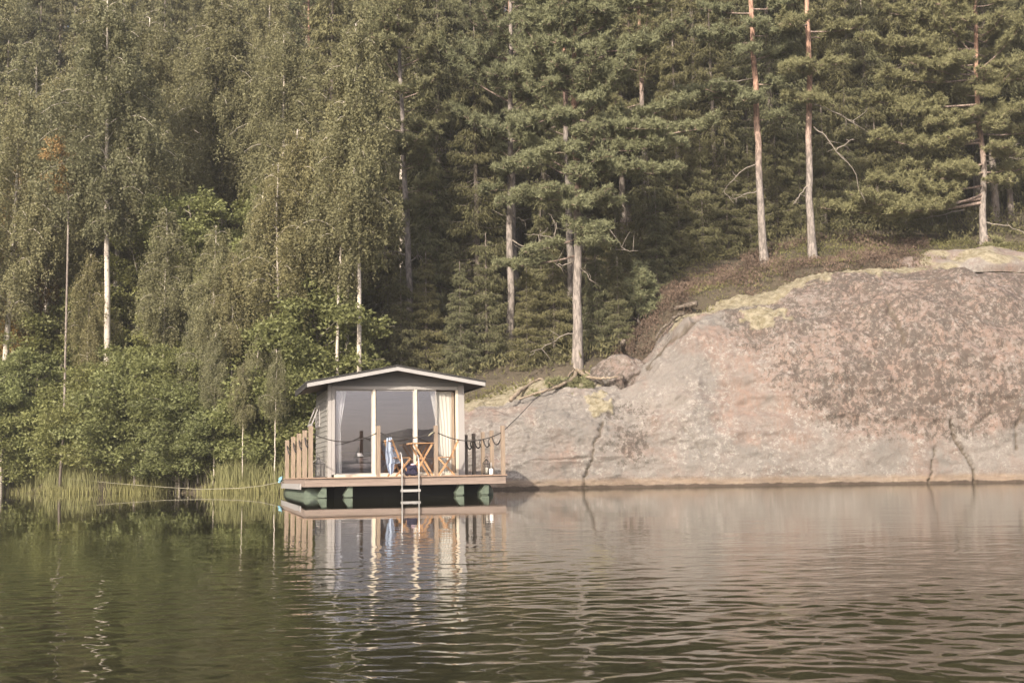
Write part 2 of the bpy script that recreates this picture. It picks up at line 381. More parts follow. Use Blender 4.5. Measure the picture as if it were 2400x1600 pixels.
    l.new(noise(7, 8, .75), bp.inputs['Height']); l.new(bp.outputs[0], b.inputs['Normal'])
    return m
M['granite'] = rock_mat()
rb, ra = rock_mesh()
rb.build('rock_face', M['granite'], smooth=True, attrs=ra, kind='structure')
# the rounded upper slab behind the crest, under the tall pine
def slab(cx, cy, cz, rx, ry, rz, seed):
    u = np.linspace(0, 2 * np.pi, 90, endpoint=False); v = np.linspace(0, np.pi / 2, 34)
    U, V = np.meshgrid(u, v); D = np.stack([np.cos(U) * np.cos(V), np.sin(U) * np.cos(V), np.sin(V)], -1).reshape(-1, 3)
    p = D * [rx, ry, rz]; q = p + [cx, cy, cz]
    h = fbm(q * .6 + seed, 4) * .35 + fbm(q * np.array([1, 1, 4.0]) + seed, 3) * .18
    q = q + D * h[:, None]
    k = np.arange(33)[:, None] * 90 + np.arange(90)[None]; k2 = np.arange(33)[:, None] * 90 + (np.arange(90)[None] + 1) % 90
    mb = MB(); mb.add(q, quads=np.stack([k, k2, k2 + 90, k + 90], -1).reshape(-1, 4))
    moss = np.clip(fbm(q * 1.2 + seed, 3) * 2 + D[:, 2] * .8 - .3, 0, 1)
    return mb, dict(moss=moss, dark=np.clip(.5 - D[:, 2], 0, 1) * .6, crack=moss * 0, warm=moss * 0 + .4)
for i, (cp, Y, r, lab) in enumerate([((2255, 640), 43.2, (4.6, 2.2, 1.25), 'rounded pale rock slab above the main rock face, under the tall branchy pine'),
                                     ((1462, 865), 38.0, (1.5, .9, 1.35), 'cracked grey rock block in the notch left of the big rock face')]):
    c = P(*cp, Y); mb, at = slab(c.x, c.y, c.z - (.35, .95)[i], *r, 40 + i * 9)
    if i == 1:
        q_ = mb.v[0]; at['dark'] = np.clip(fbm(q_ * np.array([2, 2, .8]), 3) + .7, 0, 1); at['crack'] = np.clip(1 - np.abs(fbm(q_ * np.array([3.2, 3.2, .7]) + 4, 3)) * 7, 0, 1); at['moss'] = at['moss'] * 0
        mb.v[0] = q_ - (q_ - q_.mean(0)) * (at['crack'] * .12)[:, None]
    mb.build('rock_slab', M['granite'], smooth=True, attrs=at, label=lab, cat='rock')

# ---- water
def water_mat():
    m = bpy.data.materials.new('lake_water'); m.use_nodes = True; n = m.node_tree.nodes; l = m.node_tree.links; b = n['Principled BSDF']
    b.inputs['Base Color'].default_value = (.024, .023, .012, 1); b.inputs['Roughness'].default_value = .004; b.inputs['IOR'].default_value = 1.333
    b.inputs['Specular IOR Level'].default_value = .42
    tc = n.new('ShaderNodeTexCoord')
    def noise(sc, st, det=3, dist=0.0, rot=0):
        mp = n.new('ShaderNodeMapping'); mp.vector_type = 'TEXTURE'; mp.inputs['Scale'].default_value = [1 / q_ for q_ in st]; mp.inputs['Rotation'].default_value = (0, 0, rot); l.new(tc.outputs['Object'], mp.inputs[0])
        t = n.new('ShaderNodeTexNoise'); t.inputs['Scale'].default_value = sc; t.inputs['Detail'].default_value = det; t.inputs['Distortion'].default_value = dist
        l.new(mp.outputs[0], t.inputs[0]); return t.outputs[0]
    def mth(op, a, c):
        q = n.new('ShaderNodeMath'); q.operation = op
        for i, v in enumerate((a, c)):
            if isinstance(v, (int, float)): q.inputs[i].default_value = v
            else: l.new(v, q.inputs[i])
        return q.outputs[0]
    # fine cat's-paw ruffle: a little rougher on the open water to the right, glassy in the cove on the left
    sp = n.new('ShaderNodeSeparateXYZ'); l.new(tc.outputs['Object'], sp.inputs[0])
    mr = n.new('ShaderNodeMapRange'); mr.inputs[1].default_value = -1.0; mr.inputs[2].default_value = 6; mr.inputs[3].default_value = .02; mr.inputs[4].default_value = .085
    l.new(mth('ADD', sp.outputs[0], mth('MULTIPLY', noise(.4, (1, .5, 1), 2), 2.0)), mr.inputs[0]); l.new(mr.outputs[0], b.inputs['Roughness'])
    return m
M['water'] = water_mat()
# the surface itself: wind waves as real geometry, finest close to the viewer's shore
yr = [2.3]
while yr[-1] < 24: yr.append(yr[-1] + max(.013, yr[-1] ** 2 / 610 * .36))
yr = np.array([-360, -40, 0, 2.0] + yr + [27, 30, 34, 38, 44, 60.0])
tt_ = np.concatenate([np.linspace(-.66, .66, 420)])
Yw, Tw = np.meshgrid(yr, tt_, indexing='ij'); Xw = np.maximum(Yw, 2.0) * Tw
Xw = np.hstack([np.full((len(yr), 1), -420.), Xw, np.full((len(yr), 1), 420.)]); Yw = np.hstack([Yw[:, :1], Yw, Yw[:, :1]])
def waves(X, Y):
    p = np.stack([X.ravel(), Y.ravel(), 0 * X.ravel()], 1)
    def n(sc, ax, ay, rot, sd, o=1):
        c, s_ = math.cos(rot), math.sin(rot); q = np.stack([(p[:, 0] * c - p[:, 1] * s_) * sc * ax, (p[:, 0] * s_ + p[:, 1] * c) * sc * ay, 0 * p[:, 0] + sd], 1)
        q[:, :2] += (fbm(q[:, [1, 0, 2]] * .45 + sd, 2)[:, None]) * .8
        return fbm(q, o, .45)
    near = np.clip((14 - p[:, 1]) / 7, 0, 1)
    h = .0028 * n(4.6, .7, 1.4, .42, 3, 2) + (.0042 * n(10, .55, 1.35, -.5, 8, 2) + .0030 * n(16, .55, 1.3, .38, 14, 2)) * near + .0045 * n(1.3, .7, 1.3, .25, 21)
    patch = .75 + .5 * fbm(p * np.array([.35, .22, 1]) + 40, 2)
    a = np.minimum(1.15, (5.2 / np.maximum(p[:, 1], 1)) ** 1.5) * np.clip((p[:, 1] - 2.3) / .4, 0, 1) * np.clip((24 - p[:, 1]) / 8, 0, 1)
    a = a * np.clip(patch, .4, 1.3) * np.interp(p[:, 0] / np.maximum(p[:, 1], 1), [-.66, -.6, -.3, -.05, .2, .6, .66], [0, .8, .62, .8, 1.2, 1.25, 0])
    return (h * a).reshape(X.shape)
Zw = waves(Xw, Yw); Zw[:5] = 0; Zw[-6:] = 0; Zw[:, [0, -1]] = 0
nw = Xw.shape[1]; kw_ = np.arange(len(yr) - 1)[:, None] * nw + np.arange(nw - 1)[None]
wb = MB(); wb.add(np.stack([Xw, Yw, Zw], -1), quads=np.stack([kw_, kw_ + 1, kw_ + nw + 1, kw_ + nw], -1).reshape(-1, 4)); wb.build('lake_water', M['water'], smooth=True, kind='structure')
print('water rows', len(yr))
# ---- the low wooded shore on the other side of the lake, behind the photographer (seen mirrored in the panes)
fx = np.linspace(-420, 420, 400); fh = np.interp(fx, [-420, 60, 118, 157, 172, 184, 189, 240, 420], [9, 8, 7.5, 8.5, 10, 11, 22, 25, 20]) + fbm(np.stack([fx * .18, 0 * fx, 0 * fx], 1), 4, .7) * 1.3
fv = np.concatenate([np.stack([fx, 0 * fx - 345, 0 * fx - .5], 1), np.stack([fx, 0 * fx - 352, fh * .8], 1), np.stack([fx, 0 * fx - 358, fh], 1), np.stack([fx, 0 * fx - 400, fh * .9], 1)])
kk = np.arange(3)[:, None] * 400 + np.arange(399)[None]
fb = MB(); fb.add(fv, quads=np.stack([kk, kk + 1, kk + 401, kk + 400], -1).reshape(-1, 4)); M['far_wood'] = mat('far_wood', (.035, .04, .022), .9, noise=(.5, (.06, .06, .035), .4, .6, (1, 1, 1)))
fb.build('far_forest', M['far_wood'], kind='stuff', label='low dark wooded far shore mirrored in the panes', cat='forest')
# ================================================================== tree generators (each at the origin, base at z = 0)
def unit(v): return v / (np.linalg.norm(v, axis=-1, keepdims=True) + 1e-9)
def trunk_path(H, wob, n=14, lean=(0, 0), seed=0):
    r = np.random.default_rng(seed); t = np.linspace(0, 1, n)
    x = np.cumsum(r.normal(0, wob, n)) * .5 + lean[0] * t; y = np.cumsum(r.normal(0, wob, n)) * .5 + lean[1] * t
    x -= x[0]; y -= y[0]
    return np.stack([x, y, t * H], 1)
def along(path, t):
    n = len(path) - 1; i = np.clip(np.asarray(t) * n, 0, n - 1e-6); k = i.astype(int); f = (i - k)[..., None]
    return path[k] * (1 - f) + path[k + 1] * f
def taper(H, n, r0, r1=.02): return np.linspace(1, 0, n) ** .85 * (r0 - r1) + r1

def birch(seed, H=14, Rr=2.3, r0=.12, low=.28, n_limb=46, leafmat='birch_leaf', leaf=.10, droop=1.0, dens=1.0, lean=(0, 0)):
    r = np.random.default_rng(seed); tp = trunk_path(H, .05, lean=lean, seed=seed); tb = MB()
    base = tp[:1].copy(); base[0, 2] = -.6
    tb.tube(np.vstack([base, tp]), np.concatenate([[r0 * 1.15], taper(H, 14, r0)]), 8)
    lb = MB()
    for k in range(n_limb):
        t = low + (1 - low) * (k + r.random()) / n_limb; a = k * 2.4 + r.normal(0, .4)
        prof = (min(1, (t - low) / .22 + .35)) * (1 - ((t - low) / (1 - low)) ** 2.2 * .82)
        L = Rr * prof * r.uniform(.65, 1.15); o = along(tp, t)
        s = np.linspace(0, 1, 7)[:, None]; dr = np.array([math.cos(a), math.sin(a), 0])
        path = o + dr * L * s + np.array([0, 0, 1]) * L * (1.0 * s - .95 * s ** 2.2)
        tb.tube(path, np.linspace(max(.012, r0 * .28 * (1 - t) + .01), .006, 7), 4, cap=False)
        ns = max(4, int(26 * L * dens)); ss = r.uniform(.22, 1.05, ns); q = along(path, np.clip(ss, 0, 1)) + r.normal(0, .16 * L ** .5, (ns, 3))
        hang = r.uniform(.3, 1.2, ns) * droop * (.5 + .6 * prof); nl = 26
        f = r.random((ns, nl)); sw = r.normal(0, .12, (ns, 1, 3)); sw[..., 2] = 0
        c = q[:, None] - np.array([0, 0, 1]) * (hang[:, None] * f)[..., None] + sw * f[..., None] + r.normal(0, .055, (ns, nl, 3))
        u = r.normal(0, 1, (ns, nl, 3)) * [.8, .8, .5] - [0, 0, .9]
        tn = np.clip(.5 + r.normal(0, .14, (ns, 1)) + r.normal(0, .2, (ns, nl)), 0, 1)
        lb.leaves(c.reshape(-1, 3), u.reshape(-1, 3), leaf * r.uniform(.7, 1.3, ns * nl), leaf * .75, tn.ravel())
    return tb.mesh('trunk', M['birch_bark'], True), lb.mesh('crown', M[leafmat])

def alder(seed, H=7, Rr=2.0, r0=.07, leafmat='alder_leaf', leaf=.12, stems=2, low=.15, dens=1.0, bark='young_bark'):
    r = np.random.default_rng(seed); tb = MB(); lb = MB()
    for sidx in range(stems):
        ln = r.normal(0, .09 * H, 2); tp = trunk_path(H * r.uniform(.85, 1), .06, lean=ln, seed=seed * 7 + sidx)
        tp[:, :2] += r.normal(0, .18, 2) * (stems > 1)
        base = tp[:1].copy(); base[0, 2] = -.5
        tb.tube(np.vstack([base, tp]), np.concatenate([[r0 * 1.1], taper(H, 14, r0, .012)]), 6)
        nl_ = int(H * 5)
        for k in range(nl_):
            t = low + (1 - low) * (k + r.random()) / nl_; a = r.uniform(0, 6.28)
            L = Rr * (.45 + .75 * math.sin(math.pi * min(1, (t - low) / (1 - low) * .8 + .2))) * r.uniform(.5, 1.1)
            s = np.linspace(0, 1, 5)[:, None]; dr = np.array([math.cos(a), math.sin(a), 0])
            path = along(tp, t) + dr * L * s + np.array([0, 0, 1]) * L * (.65 * s - .35 * s ** 2)
            tb.tube(path, np.linspace(.018, .005, 5), 4, cap=False)
            nc = int(6 * L + 3); cc = along(path, r.uniform(.35, 1.02, nc).clip(0, 1)) + r.normal(0, .13, (nc, 3))
            nf = int(34 * dens)
            off = r.normal(0, 1, (nc, nf, 3)); off = unit(off) * r.random((nc, nf, 1)) ** .4 * np.array([.30, .30, .15]) * r.uniform(.7, 1.4, (nc, 1, 1))
            c = cc[:, None] + off; u = unit(off) + r.normal(0, .5, (nc, nf, 3)) + [0, 0, -.1]
            tn = np.clip(.5 + r.normal(0, .15, (nc, 1)) + r.normal(0, .18, (nc, nf)), 0, 1)
            lb.leaves(c.reshape(-1, 3), u.reshape(-1, 3), leaf * r.uniform(.7, 1.3, nc * nf), leaf * .8, tn.ravel())
    return tb.mesh('trunk', M[bark], True), lb.mesh('crown', M[leafmat])

def spruce(seed, H=17, Rr=2.6, r0=.17, low=.12, dens=1.0, step=.24):
    r = np.random.default_rng(seed); tb = MB(); lb = MB(); tp = trunk_path(H, .02, seed=seed)
    base = tp[:1].copy(); base[0, 2] = -.8
    tb.tube(np.vstack([base, tp]), np.concatenate([[r0 * 1.15], taper(H, 14, r0)]), 8)
    z = low * H
    while z < H - .3:
        t = z / H; nb = r.integers(3, 6); a0 = r.uniform(0, 6.28)
        for k in range(nb):
            a = a0 + k * 6.283 / nb + r.normal(0, .2); L = (Rr * (1 - t) ** .75 * r.uniform(.6, 1.15) + .15) * min(1, .55 + (t - low) * 3)
            s = np.linspace(0, 1, 6)[:, None]; dr = np.array([math.cos(a), math.sin(a), 0])
            path = along(tp, min(.995, max(low * .8, t + r.normal(0, .35) / H))) + dr * L * s + np.array([0, 0, 1]) * L * (r.uniform(-.75, -.3) * s + .33 * s ** 2)
            tb.tube(path, np.linspace(.03 * (1 - t) + .008, .004, 6), 3, cap=False)
            n = int((80 * L + 14) * dens); ss = r.random(n) ** .7; side = np.cross(dr, [0, 0, 1])
            off = r.uniform(-1, 1, n) * (.16 + .42 * L * (1 - ss) * .8)
            c = along(path, ss) + side * off[:, None] + dr * (np.abs(off) * .35)[:, None]
            hang = r.random(n) ** 1.4 * (.12 + .32 * (1 - t))
            c[:, 2] -= hang + np.abs(off) * .12
            u = side * np.sign(off)[:, None] * .4 + dr * .6 + r.normal(0, .35, (n, 3)) - np.array([0, 0, 1.1])
            tn = np.clip(.5 + r.normal(0, .15) + r.normal(0, .2, n) - hang * .35, 0, 1)
            lb.leaves(c, u, r.uniform(.12, .26, n), r.uniform(.035, .07, n), tn)
        z += step * r.uniform(.8, 1.2)
    return tb.mesh('trunk', M['spruce_bark'], True), lb.mesh('crown', M['spruce_needle'])

def pine_branch(tb, lb, r, path, rad, wide, dens=1.0, ndl=13, start=.4):
    L = float(np.sum(np.linalg.norm(np.diff(path, axis=0), axis=1)))
    n = len(path); tb.tube(path, np.linspace(rad * .62, .008, n), 5, tint=.3, cap=False)
    nt = max(6, int(15 * L)); C = []
    for q in range(nt):
        s = start + (1 - start) * (q + r.random()) / nt; o = along(path, min(s, .999)); d = unit(path[min(n - 1, int(s * (n - 1)) + 1)] - path[max(0, int(s * (n - 1)) - 1)])
        sd = np.array([-d[1], d[0], 0]); sd = unit(sd)
        e = o + (sd * r.uniform(-1, 1) * wide + d * r.uniform(.0, .45) * wide + np.array([0, 0, r.uniform(-.12, .6) * wide])) * (1.15 - .4 * s)
        tw = np.stack([o, (o + e) / 2 + [0, 0, .04], e]); tb.tube(tw, [.012, .009, .006], 3, tint=.5, cap=False)
        m = max(3, int(np.linalg.norm(e - o) * 18 * dens) + 2); f = r.uniform(.25, 1.05, m)
        C.append(o + (e - o) * f[:, None] + r.normal(0, .055, (m, 3)) + [0, 0, .03])
    C = np.vstack(C); m = len(C)
    u = unit(r.normal(0, 1, (m, ndl, 3)) + np.array([0, 0, .75]))
    tn = np.clip(.5 + r.normal(0, .12, (m, 1)) + r.normal(0, .12, (m, ndl)) + u[..., 2] * .12, 0, 1)
    c = np.repeat(C[:, None], ndl, 1) + u * .015
    lb.leaves(c.reshape(-1, 3), u.reshape(-1, 3), r.uniform(.10, .19, m * ndl), .030, tn.ravel())

def pine(seed, H=16, Rr=2.8, r0=.17, low=.42, n_br=44, dens=1.0, red=.45, path=None, extra=(), dead=(), ndl=13, wide=.55):
    r = np.random.default_rng(seed); tb = MB(); lb = MB()
    tp = trunk_path(H, .04, seed=seed) if path is None else np.asarray(path, float)
    n = 22; tp = along(tp, np.linspace(0, 1, n)) if path is None else np.stack([np.interp(np.linspace(tp[0, 2], tp[-1, 2], n), tp[:, 2], tp[:, i]) for i in range(3)], 1)
    t = np.linspace(0, 1, n); rd = (1 - t) ** .8 * (r0 - .04) + .04 + .05 * np.exp(-t * 22)
    jit = fbm(np.stack([t * 14, 0 * t + seed, 0 * t], 1), 2) * .05; tp = tp + np.stack([jit, -jit, 0 * jit], 1)
    base = tp[:1].copy(); base[0, 2] -= .7
    tb.tube(np.vstack([base, tp]), np.concatenate([[rd[0] * 1.2], rd]), 10, tint=np.repeat(np.clip((np.concatenate([[0], t]) - red) / .2, 0, 1), 10).tolist() + [0, 1])
    H = tp[-1, 2]
    for k in range(n_br):
        s = low + (1 - low) * ((k + r.random()) / n_br); a = k * 2.4 + r.normal(0, .5); w = (s - low) / (1 - low)
        L = Rr * (1 - w ** 2 * .8) * (.6 + .4 * min(1, w * 5)) * r.uniform(.55, 1.1)
        q = np.linspace(0, 1, 7)[:, None]; dr = np.array([math.cos(a), math.sin(a), 0]); sag = r.uniform(-.2, .6)
        p = along(tp, s) + dr * L * q + np.array([0, 0, 1]) * L * (sag * q + .35 * q ** 3) + r.normal(0, .03, (7, 3)) * q
        pine_branch(tb, lb, r, p, .022 + .016 * L * (1 - w * .6), wide, dens, ndl)
    for (zs, end, wd) in extra:
        o = np.array([np.interp(zs, tp[:, 2], tp[:, 0]), np.interp(zs, tp[:, 2], tp[:, 1]), zs]); e = np.asarray(end, float); q = np.linspace(0, 1, 8)[:, None]
        L = np.linalg.norm(e - o); p = o + (e - o) * q + np.array([0, 0, 1]) * L * .13 * (q ** 2.5 - q) + r.normal(0, .04, (8, 3)) * q
        pine_branch(tb, lb, r, p, .03 + .014 * L, wd, dens * 1.15, ndl, .3)
    dl = []
    if dead:
        for pts in dead:
            db = MB()
            pts = np.asarray(pts, float); m = max(8, len(pts) * 3); tt = np.linspace(0, 1, m)
            pp = along(pts, tt) + r.normal(0, .02, (m, 3)); db.tube(pp, np.linspace(.028, .009, m), 5)
            for j in range(5):
                o = pp[r.integers(m // 3, m)]; e = o + r.normal(0, .28, 3) + [0, 0, -.05]; db.tube(np.stack([o, (o + e) / 2 + r.normal(0, .04, 3), e]), [.014, .01, .006], 4)
            dl.append(db.mesh('dead_branch', M['dead_wood'], True))
    return (tb.mesh('trunk', M['pine_bark'], True), lb.mesh('crown', M['pine_needle']), *dl)

def plant(name, meshes, loc, label, cat='tree', group=None, rot=0.0, sc=1.0, szc=None, lean=(0, 0)):
    t = thing(name, label, cat, group=group)
    t.location = loc; t.rotation_euler = (lean[0], lean[1], rot); t.scale = (sc, sc, szc or sc)
    for me in meshes:
        if me is not None: link(me.name.split('.')[0], me, t)
    return t
# ================================================================== the forest
BI = [birch(101, 16, 2.4, .15, .42, 52, leaf=.085), birch(102, 14.5, 2.1, .12, .36, 50, leaf=.085), birch(103, 12, 1.7, .075, .4, 36, leaf=.08, dens=.9), birch(104, 17, 2.6, .14, .5, 50, leaf=.09)]
AL = [alder(201, 8.5, 2.1, .085, dens=1.5, leaf=.10), alder(202, 6, 1.8, .06, stems=3, dens=1.4, leaf=.10), alder(203, 4.2, 2.0, .05, stems=5, low=.03, dens=1.0, leaf=.10), alder(204, 3.0, 1.5, .035, stems=5, low=.02, dens=1.0, leaf=.09)]
AUT = alder(205, 4.5, 1.2, .05, leafmat='autumn_leaf', stems=1, dens=.9)
SP = [spruce(301, 18, 2.7), spruce(302, 15, 2.3), spruce(303, 9, 1.9, .1, low=.04), spruce(304, 19, 2.5, .19, low=.25)]
BI.append(birch(105, 12.5, 1.6, .1, .4, 42, leaf=.085, leafmat='birch_leaf_old'))
BI.append(birch(106, 15.6, 2.0, .10, .46, 52, leaf=.085)); BI.append(birch(107, 12, 1.5, .06, .5, 36, leaf=.08))
PI = [pine(401, 17, 2.8, .17, .45, 34, .8, ndl=11), pine(402, 15, 2.6, .15, .3, 38, .8, ndl=11)]

def base(px, py, Y=None):
    return on_ground(px, Y) if Y else ground_at(px, py)
def leanto(b, ptop, H):
    """lean angles that bring the top of a tree of height H over the sight line through ptop"""
    q = P(*ptop, b.y); d = q - b; a = math.atan2(d.x, max(d.z, 1)); return (0, a)

# ---- single trees the photograph lets one name
b = base(12, 0, 42.2); plant('birch_tree', BI[0], b, 'white-trunked birch cut by the left edge of the photo, bare below, leaves high up', rot=1.0, lean=(0, .01))
b = base(259, 0, 41.0); plant('birch_tree', BI[3], b, 'tall birch with the thick bare white trunk rising from the leafy shore bush', rot=4.1, sc=1.05, lean=(0, .035))
b = base(846, 0, 36.9); plant('birch_tree', BI[5], b, 'birch with drooping pale crown and bent white trunk right behind the cabin roof', rot=2.2, lean=(0, .03), sc=1.0)
b = base(788, 0, 37.0); plant('birch_tree', BI[6], b, 'slim pale birch behind the left half of the cabin roof, left of the bent one', rot=.4, lean=(0, .02), sc=1.05)
b = base(812, 0, 38.0); plant('birch_tree', BI[6], b, 'thin grey birch squeezed between two whiter birches behind the cabin roof', rot=3.4, lean=(0, .0), sc=1.0, szc=1.1)
b = base(478, 0, 47.0); plant('birch_tree', BI[3], b, 'tall birch whose white upper trunk leans right between dark crowns at the top', rot=5.2, lean=(0, .05), sc=1.0)
b = base(103, 0, 47.5); plant('birch_tree', BI[0], b, 'grey trunked birch beside the orange autumn tree, half hidden by bushes', rot=2.9, sc=1.0)
b = base(22, 0, 44.2); plant('birch_tree', BI[4], b, 'birch turning orange brown at the left edge, above the white trunk', rot=2.0, sc=1.0)
b = base(60, 0, 49.0); plant('birch_tree', BI[1], b, 'light olive birch crown in the top left corner of the photo', rot=.9, sc=1.25)
b = base(330, 0, 48.5); plant('birch_tree', BI[0], b, 'drooping olive birch crown above the tall bare white trunk', rot=5.9, sc=1.12)
b = base(215, 0, 52.0); plant('birch_tree', BI[1], b, 'pale birch crown high up between the top left corner and the drooping crown', rot=3.9, sc=1.25)
b = base(655, 0, 37.3); plant('birch_tree', BI[2], b, 'narrow mottled young birch just left of the cabin roof', rot=1.4, sc=.85, lean=(0, -.01))
b = base(500, 0, 37.4); plant('birch_tree', BI[2], b, 'young birch with a short bright stem showing above the shore grass', rot=2.4, sc=.72, lean=(0, .01))
b = base(575, 0, 36.3); plant('birch_tree', BI[2], b, 'very small leaning birch sapling at the shore between bush and cabin', rot=.2, sc=.4, lean=(0, .12))
b = on_ground(150, 40.4); rwp = Vector((b.x, b.y, P(150, 470, 40.4).z)); plant('rowan_tree', AUT, rwp, 'small tree with orange autumn leaves among the green ones on the left', rot=1, sc=.55)
# its own long stem down to the slope
tb = MB(); tb.tube([(b.x, b.y, b.z - .5), (b.x + .1, b.y, b.z + 2.5), (b.x, b.y, rwp.z + .2)], [.06, .045, .03], 6)
rw = COL.objects['rowan_tree']; st = tb.build('stem', M['spruce_bark'], rw, smooth=True); st.matrix_parent_inverse = (Matrix.Translation(rwp) @ Matrix.Rotation(1, 4, 'Z') @ Matrix.Scale(.55, 4)).inverted()

for px, Y, k, sc, rt, lab in [
    (560, 43.0, 0, 1.15, .3, 'broad light green alder with its crown top above the middle of the left woods'),
    (440, 42.0, 0, .95, 1.9, 'grey green alder right of the thick white birch trunk'),
    (700, 41.5, 0, .9, 3.1, 'bright green alder whose crown touches the left side of the birch behind the cabin'),
    (735, 38.2, 2, 1.25, 5.5, 'leafy alder close behind the left eave of the cabin'),
    (300, 39.6, 1, .8, 2.6, 'loose leafy young alder standing over the biggest shore bush'),
    (470, 38.4, 1, .72, 4.6, 'loose leafy young alder right of the biggest shore bush'),
    (95, 42.6, 1, .8, 5.6, 'loose leafy young alder close to the left edge birch'),
    (335, 38.9, 2, 1.05, 2.2, 'bright green bush overhanging the water, the biggest on the shore'),
    (255, 40.2, 2, .95, .7, 'leafy bush at the foot of the thick white birch trunk'),
    (440, 37.5, 2, .8, 3.9, 'green bush dipping to the water right of the biggest shore bush'),
    (130, 44.0, 1, 1.15, 1.1, 'olive alder behind the grass near the left edge birch'),
    (60, 45.0, 1, 1.0, 2.7, 'alder right beside the left edge birch trunk'),
    (190, 46.5, 0, .85, 5.0, 'dull olive alder between the orange tree and the white trunk'),
    (380, 45.5, 0, 1.0, 3.5, 'tall alder behind the biggest shore bush'),
    (30, 42.8, 3, 1.1, 1.0, 'low grey green bush at the far left water edge'),
    (160, 42.0, 3, 1.1, 4.0, 'small bush in the shore grass left of the thick white trunk'),
    (600, 36.5, 3, 1.0, 2.0, 'small bush at the water just left of the cabin railing'),
    (500, 37.2, 3, .9, 5.1, 'small bright bush among tall grass left of the mooring rope end'),
    (700, 37.0, 3, 1.2, 3.0, 'bush pressed against the left railing of the floating cabin')]:
    plant('alder_tree' if k < 2 else 'alder_bush', AL[k], on_ground(px, Y), lab, cat='tree' if k < 2 else 'bush', rot=rt, sc=sc)

# ---- the pines built to the shapes they have
def px_at(y, foot, bend, top):
    p = sorted([(PX(foot)[1], PX(foot)[0])] + [(b_, a_) for a_, b_ in bend] + [(top[1], top[0])]); return float(np.interp(y, [q[0] for q in p], [q[1] for q in p]))
def mk_pine(seed, foot, top, H, r0, label, ext, dead_px, n_br, low, Rr, red, sc_w=.55, bend=(), dens=1.0, nfront=0, yf=(0, 1)):
    b = foot; Y = b.y
    pts = [(0, 0, 0)]
    for (px, py) in list(bend) + [top]:
        q = P(px, py, Y) - b; pts.append((q.x, 0, q.z))
    pts = np.array(pts); d = pts[-1] - pts[-2]; d /= np.linalg.norm(d)
    if pts[-1][2] < H: pts = np.vstack([pts, pts[-1] + d * (H - pts[-1][2]) / d[2]])
    ex = []
    rz_ = random.Random(seed)
    for k in range(nfront):
        y_ = yf[0] + (yf[1] - yf[0]) * (k + rz_.random()) / nfront; xm = px_at(y_, foot, bend, top); ext = list(ext) + [(y_, xm + rz_.uniform(-70, 70), y_ + rz_.uniform(-25, 10), -rz_.uniform(1.0, 1.9), .6)]
    for (ya, x, y, dy, w) in ext:
        za = (P(1200, ya, Y) - b).z; q = P(x, y, Y + dy) - b; ex.append((za, tuple(q), w))
    dd = [[tuple(P(x, y, Y - .12 * (i > 0)) - b) for i, (x, y) in enumerate(pp)] for pp in dead_px]
    ms = pine(seed, Rr=Rr, r0=r0, low=low, n_br=n_br, red=red, path=pts, extra=ex, dead=dd, wide=sc_w, dens=dens)
    return plant('pine_tree', ms, b, label)
b1 = ground_at(1790, 622)
mk_pine(501, b1, (1758, 0), 17, .15, 'tall straight pine on the heather slope, left of the two with long bare trunks', [
    (110, 1625, 85, -.3, .6), (120, 1680, 70, -.8, .6), (235, 1590, 215, -.5, .55), (240, 1660, 205, -1.0, .55), (95, 1850, 70, -.4, .5), (150, 1840, 110, .3, .5),
    (290, 1845, 272, -.5, .45), (205, 1840, 200, -.4, .45), (40, 1640, 20, .4, .6), (30, 1870, 10, -.2, .6), (240, 1740, 240, -1.4, .5)],
    [[(1775, 385), (1745, 393), (1718, 420), (1696, 449), (1719, 469)], [(1780, 450), (1750, 452), (1719, 470)], [(1765, 185), (1720, 190), (1685, 193)]], 24, .66, 2.7, .2, nfront=3, yf=(20, 250), bend=[(1782, 480), (1773, 250)])
b2 = ground_at(1903, 604)
mk_pine(502, b2, (1892, 0), 17, .145, 'tall straight pine on the heather slope, right of the two with long bare trunks', [
    (175, 1840, 165, -.6, .5), (235, 1832, 232, -.5, .5), (225, 1950, 250, -.8, .5), (160, 1985, 150, -.5, .5), (85, 2025, 60, -.5, .55), (100, 1990, 70, .5, .5), (60, 1830, 40, -.3, .5), (240, 1890, 232, -1.3, .5)],
    [[(1905, 298), (1930, 315), (1959, 352), (2005, 403), (2018, 454)], [(1959, 352), (1985, 335), (2000, 325)], [(1900, 430), (1876, 455), (1860, 480)], [(1910, 245), (1960, 262), (2010, 292)]], 24, .70, 2.6, .22, nfront=3, yf=(30, 250), bend=[(1898, 450), (1896, 250)])
b3 = ground_at(2306, 575)
